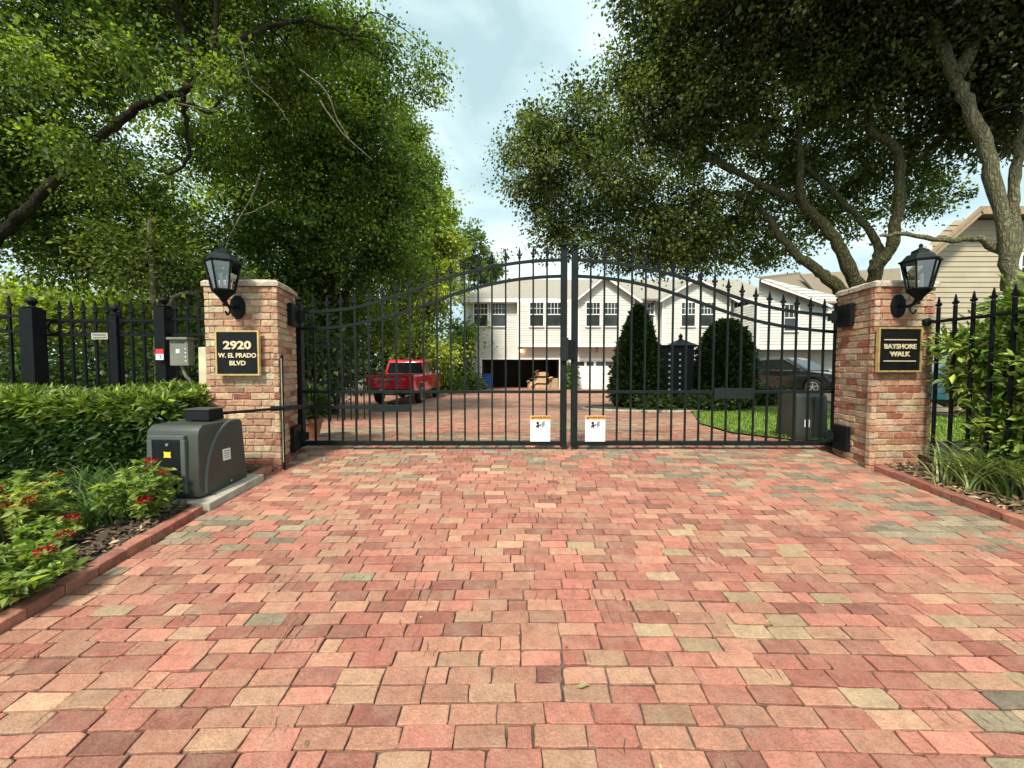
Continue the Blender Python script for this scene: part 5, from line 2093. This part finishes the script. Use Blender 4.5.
# live oak behind the right pillar
YO = 8.8
def pl(pts, Y, bend=None):
    out = []
    for i, (u, v) in enumerate(pts):
        y = Y + (bend[i] if bend else 0)
        out.append(P(u, v, y))
    return out
base = P(866, 405, YO + .2)
base.z = G(9)
fork = P(866, 300, YO + .1)
limbs = [
    ([base, (base + fork) / 2 + Vector((.06, 0, 0)), fork], .36, .28),
    (pl([(866, 305), (856, 285), (838, 245), (814, 215), (791, 198), (734, 171), (690, 140)], YO, [0.1, 0, 0, .2, .4, .8, 1.4]), .18, .045),
    (pl([(868, 305), (876, 270), (887, 252), (895, 232), (900, 168), (892, 144), (873, 131), (870, 105), (862, 60)], YO, [.1, -.1, -.2, -.3, -.3, -.3, -.2, 0, .2]), .145, .05),
    (pl([(870, 305), (874, 270), (878, 249), (861, 222), (831, 191), (800, 160)], YO, [.2, .1, .1, .2, .5, .9]), .12, .04),
    (pl([(812, 214), (802, 200), (800, 150), (796, 100), (780, 50)], YO, [.2, .2, .2, .3, .5]), .10, .035),
    (pl([(858, 305), (840, 290), (820, 272), (797, 255), (774, 228), (752, 201), (700, 190)], YO, [.2, .1, .2, .4, .6, .9, 1.2]), .155, .04),
    (pl([(734, 171), (690, 150), (620, 130), (560, 140)], YO, [.8, 1.1, 1.5, 1.6]), .09, .03),
    (pl([(870, 105), (850, 40), (760, -40)], YO, [0, .2, .4]), .09, .04),
]
blobs = [pb(545, 150, 10.6, 40, 34), pb(580, 118, 10.4, 36, 30), pb(598, 180, 10.6, 55, 46), pb(645, 105, 10.2, 55, 58), pb(650, 205, 10.4, 60, 38), pb(668, 45, 9.8, 45, 44),
         pb(720, 60, 9.6, 75, 72), pb(700, 130, 10.2, 60, 40), pb(700, 226, 10.6, 54, 30), pb(745, 223, 10.8, 46, 30), pb(800, 70, 9.4, 90, 80), pb(800, 170, 10.8, 66, 42), pb(830, 215, 11, 46, 24),
         pb(880, 60, 9.2, 86, 66), pb(890, 160, 10.4, 48, 44), pb(930, 195, 10.6, 30, 22), pb(760, -50, 8.8, 130, 66), pb(556, 224, 11.2, 28, 20), pb(655, -20, 9.4, 36, 44), pb(535, 190, 11, 30, 26), pb(512, 150, 10.8, 16, 18), pb(532, 112, 10.7, 16, 10), pb(612, 246, 11, 42, 16), pb(690, 254, 11, 56, 15), pb(770, 252, 11.2, 32, 14), pb(560, 242, 11.2, 26, 14), pb(640, 262, 11.4, 34, 8)]
tree('live_oak', 'spreading live oak with twisting bare limbs behind the right pillar', 'tree', base, limbs, blobs, 200000, OAK, OAKL, M['bark'], .078, ntw=170, sigma=.22, per=80, shell=.45, width=.34)

# right tree whose pale trunk leans left beside the sided house
YR = 7.6
base = P(1012, 410, YR); base.z = G(YR)
limbs = [
    ([base] + pl([(1012, 300), (1008, 255), (989, 161), (972, 111), (955, 77), (930, 20), (900, -60)], YR, [0, 0, 0, 0, .1, .2, .4]), .142, .078),
    (pl([(1008, 290), (1014, 230), (1013, 195), (1022, 134), (1045, 60)], YR, [.2, .25, .3, .3, .3]), .11, .065),
    (pl([(1002, 252), (975, 238), (949, 240), (905, 234), (880, 236)], YR, [.1, .2, .3, .5, .6]), .075, .03),
    (pl([(955, 77), (990, 20), (1040, -60)], YR, [.1, .2, .3]), .13, .07),
]
blobs = [pb(940, 30, 8.2, 100, 55), pb(1010, 60, 8.4, 70, 60), pb(960, 115, 8.8, 45, 35), pb(1010, 120, 9.0, 50, 30), pb(900, -50, 7.4, 160, 70), pb(1060, -20, 7.4, 120, 110), pb(860, 20, 8.4, 80, 60), pb(800, -60, 7.6, 120, 60)]
tree('shade_tree', 'tree with a pale leaning trunk beside the beige sided house', 'tree', base, limbs, blobs, 90000, (.024, .034, .011), (.08, .09, .022), M['barkpale'], .085, ntw=80, sigma=.26, per=70, shell=.6, width=.34)

# left tree with the mossy limb
YL = 7.2
base = P(-42, 400, 7.6); base.z = G(7)
limbs = [
    ([base] + pl([(-40, 330), (-25, 270), (0, 234), (27, 212), (50, 186), (83, 156), (113, 126), (149, 103), (186, 90), (206, 73), (214, 43), (217, 5), (225, -60)], YL, [.3, .2, .1, 0, 0, 0, 0, 0, 0, 0, .1, .2, .3]), .11, .036),
    (pl([(-25, 270), (-50, 160), (-40, 40), (0, -60)], YL, [.2, .3, .4, .5]), .26, .12),
    (pl([(183, 95), (186, 125), (188, 159), (173, 173), (160, 170)], YL, [0, .05, .1, .15, .2]), .042, .022),
    (pl([(176, 102), (195, 106), (210, 112), (222, 98)], YL, [-.1, -.12, -.1, 0]), .04, .02),
    (pl([(206, 73), (240, 40), (300, 20), (360, 40)], YL, [0, .3, .8, 1.4]), .06, .02),
    (pl([(186, 90), (190, 60), (178, 10), (170, -50)], YL, [0, .2, .3, .5]), .06, .03),
]
blobs = [pb(60, 40, 8.6, 95, 58), pb(160, 10, 8.2, 90, 50), pb(260, 30, 8.6, 66, 44), pb(45, 140, 9.0, 66, 40), pb(120, 180, 9.2, 54, 34), pb(222, 150, 9.6, 40, 30), pb(275, 88, 9.4, 42, 32), pb(-70, 100, 8, 90, 120),
         pb(335, 32, 9.0, 36, 30), pb(60, 232, 9.2, 60, 30), pb(374, 40, 9.4, 20, 22), pb(428, 66, 9.6, 20, 13), pb(440, 100, 9.6, 12, 7), pb(410, 82, 9.6, 14, 8), pb(150, 235, 9.6, 66, 32), pb(70, 150, 6.5, 34, 16), pb(130, 60, 6.6, 30, 16), pb(225, 70, 6.8, 26, 18), pb(30, 70, 6.2, 40, 24), pb(130, -70, 7.6, 170, 60), pb(15, 190, 8.8, 55, 38), pb(396, 108, 9.7, 12, 8)]
tree('shade_tree', 'broad tree at the left edge with a mossy limb rising right', 'tree', base, limbs, blobs, 165000, GRN, GRNL, M['barkdark'], .066, ntw=260, sigma=.20, per=64, shell=.4, width=.36,
     pale=[pl([(206, 40), (236, 36), (246, 63), (253, 83), (276, 103), (290, 125)], 6.9), pl([(246, 65), (234, 77), (234, 93)], 6.9), pl([(176, 103), (209, 110), (226, 104)], 6.8), pl([(300, 70), (325, 90), (338, 120), (350, 140)], 7.2),
           pl([(262, 165), (255, 190), (242, 214), (229, 238), (224, 260)], 7.6), pl([(276, 200), (259, 209), (242, 215)], 7.6), pl([(320, 100), (342, 132), (372, 160)], 7.4), pl([(160, 40), (150, 70), (152, 96)], 6.9), pl([(90, 20), (110, 60), (150, 90)], 6.9)])

# dense dark tree behind the left pillar
base = P(330, 400, 12.2); base.z = -.3
limbs = [([base, P(330, 320, 12.2), P(325, 230, 12), P(320, 130, 11.8)], .26, .08), ([P(330, 320, 12.2), P(370, 250, 12.2), P(405, 190, 12)], .16, .05), ([P(328, 300, 12.2), P(280, 240, 12), P(240, 200, 11.8)], .15, .05)]
blobs = [pb(315, 110, 11.4, 72, 54), pb(365, 140, 11.6, 46, 48), pb(300, 190, 11.6, 70, 50), pb(375, 205, 12, 44, 44), pb(260, 250, 12, 66, 42), pb(345, 265, 12.4, 58, 38), pb(400, 262, 12.6, 34, 34),
         pb(385, 100, 11.6, 26, 20), pb(300, 318, 12.8, 56, 28), pb(362, 325, 13, 46, 26), pb(340, 60, 11.2, 40, 28), pb(395, 180, 12, 24, 24)]
tree('evergreen_tree', 'dense dark evergreen tree behind the left pillar and lantern', 'tree', base, limbs, blobs, 96000, (.026, .056, .013), (.26, .36, .05), M['barkdark'], .09, ntw=120, sigma=.32, per=120, shell=.4, width=.36)

# slim forked tree behind the left fence
base = P(160, 395, 8.6); base.z = -.1
limbs = [([base, P(158, 330, 8.6), P(153, 285, 8.6), P(150, 220, 8.7)], .085, .05), ([P(157, 318, 8.6), P(172, 300, 8.6), P(190, 292, 8.6)], .05, .03)]
tree('young_tree', 'slim pale forked tree behind the left iron fence', 'tree', base, limbs, [pb(150, 265, 9, 60, 36), pb(215, 285, 9.4, 50, 26), pb(85, 262, 9.3, 50, 24)], 15000, (.04, .075, .016), (.22, .28, .05), M['barkpale'], .085, ntw=30, sigma=.22, per=50, width=.30)


b_ = P(414, 385, 24)  # added tree: sunlight on the evergreen's right edge, put into leaf colour
b_.z = G(24)
tree('shade_tree', 'added tree in sunlit yellow green at the right edge of the dark evergreen', 'tree', b_, [([b_, P(414, 330, 24), P(418, 250, 24), P(424, 190, 24)], .2, .05)],
     [pb(422, 200, 24, 22, 26), pb(434, 230, 24, 18, 20), pb(412, 160, 23.6, 20, 16), pb(440, 198, 24, 11, 8), pb(428, 170, 23.8, 11, 8), pb(447, 215, 24, 8, 7), pb(410, 260, 24.4, 30, 26), pb(432, 270, 24.6, 16, 20), pb(400, 130, 23.4, 20, 16), pb(418, 132, 23.4, 9, 7), pb(446, 240, 24, 9, 10)],
     30000, (.07, .12, .018), (.34, .42, .05), M['barkdark'], .15, ntw=40, sigma=.36, per=60, shell=.45, width=.36)


def back_tree(label, u, Y, blobs, n, cb, ca, size, name='background_tree', cat='tree', bark='barkdark'):
    b = P(u, 367, Y)
    b.z = G(Y) - .1
    c0 = blobs[0][0]
    lim = [([b, Vector((b.x, Y, (b.z + c0[2]) / 2)), Vector(c0)], .18, .06)]
    return tree(name, label, cat, b, lim, blobs, n, cb, ca, M[bark], size, 'trees and bushes beyond the fence', 14, width=.32, sigma=.4, per=70, shell=.45)


YG, YGL = (.09, .14, .02), (.36, .40, .055)
back_tree('yellow green tree left of the townhouses behind the pickup', 428, 23, [pb(428, 290, 23, 34, 34), pb(425, 350, 22.5, 32, 30), pb(440, 252, 24, 22, 20), pb(405, 320, 23, 26, 26)], 16000, YG, YGL, .17)
back_tree('dark green screen tree directly behind the pickup cab', 385, 24, [pb(385, 330, 24.5, 46, 36), pb(345, 345, 22.5, 46, 34), pb(400, 365, 23.5, 40, 20), pb(320, 310, 24, 44, 40)], 16000, (.02, .04, .012), (.06, .10, .025), .20)
back_tree('sunlit yellow bush behind the fence at the far left', 25, 12, [pb(20, 318, 12, 60, 30), pb(85, 324, 12.4, 48, 28), pb(-40, 310, 12, 50, 40)], 16000, (.14, .20, .03), (.46, .50, .08), .13)  # sunlight on the bush is put into its leaf colour
back_tree('sunlit yellow bush behind the slim forked tree', 140, 12.6, [pb(140, 322, 12.6, 48, 28), pb(190, 326, 13, 34, 22)], 12000, (.14, .20, .03), (.46, .50, .08), .13)  # same pale yellow leaves, sunlight put into the colour
back_tree('dark low bush behind the fence at the far left', 30, 9.5, [pb(20, 376, 9.5, 60, 18), pb(-50, 365, 9.5, 60, 28), pb(100, 378, 9.6, 50, 16)], 9000, (.025, .05, .014), (.07, .12, .025), .11)
back_tree('dark low bush behind the utility box', 180, 9.2, [pb(165, 378, 9.2, 46, 17), pb(215, 362, 9.4, 42, 30)], 8000, (.025, .05, .014), (.07, .12, .025), .11)
back_tree('dark bush filling the corner behind the left gate hinge', 290, 11, [pb(300, 350, 11, 46, 34), pb(265, 340, 11, 40, 40), pb(322, 372, 10.4, 26, 18)], 12000, (.02, .042, .012), (.06, .10, .022), .12)
back_tree('light green bush at the townhouse left corner', 459, 27.5, [pb(458, 375, 27.5, 14, 14), pb(462, 340, 28, 12, 20)], 5000, (.05, .10, .02), (.2, .28, .05), .2)
back_tree('low clipped bush on the paving edge beyond the pickup', 448, 25, [pb(448, 384, 25, 16, 7), pb(472, 385, 27.8, 8, 6)], 3500, (.06, .12, .02), (.18, .26, .05), .16)
back_tree('pale distant tree rising beyond the townhouse roof', 470, 48, [pb(468, 258, 48, 22, 26), pb(490, 268, 50, 22, 14), pb(450, 275, 46, 18, 22)], 9000, (.06, .10, .035), (.20, .26, .08), .34)
back_tree('tall backdrop tree behind the broad left tree', 100, 17, [pb(50, 225, 17, 60, 40), pb(190, 210, 17.5, 60, 46), pb(255, 170, 18, 46, 60), pb(30, 165, 17.5, 44, 36), pb(175, 95, 18, 60, 50), pb(90, 60, 18, 50, 46)], 20000, (.10, .16, .025), (.45, .50, .08), .17)
back_tree('tall backdrop tree behind the dense dark evergreen', 330, 21, [pb(330, 200, 21, 70, 80), pb(400, 240, 21.5, 45, 50), pb(300, 290, 21, 60, 40)], 14000, (.08, .14, .022), (.38, .44, .07), .2)
# narrow clipped column between the garages
c = P(571.5, 391, 28.2)
tree('column_shrub', 'narrow bright green clipped column between the two garages', 'shrub', (c.x, 28.2, gz0), [([(c.x, 28.2, gz0), (c.x, 28.2, gz0 + 1.0), (c.x, 28.2, gz0 + 1.8)], .05, .02)],
     [((c.x, 28.2, gz0 + .5), (.38, .35, .55)), ((c.x, 28.2, gz0 + 1.3), (.36, .33, .65))], 3500, (.05, .12, .02), (.2, .32, .05), M['bark'], .13, ntw=6, sigma=.10, per=20, width=.3)
# shrubs round the kiosk and along the far edge of the lawn
for u, v, Y, ru, rv, lab in ((760, 396, 15.5, 22, 8, 'low dark shrub at the back of the lawn below the black car'), (715, 402, 13.2, 34, 6, 'low leafy plants at the foot of the rounded shrub'), (655, 402, 13.4, 20, 6, 'low leafy plants at the foot of the cone shrub')):
    c = P(u, v, Y)
    bushy('low_shrub', lab, 'shrub', (c.x, Y, G(Y)), [(tuple(c), (ru * Y / F, .4, rv * Y / F))], 2600, (.03, .06, .018), (.12, .17, .05), .12, .3, .12, 25, group='low shrubs round the lawn', ntw=8)

for o in list(bpy.data.objects):
    if o.type == 'MESH' and o.data.name in ('crown', 'leaves'):
        pass
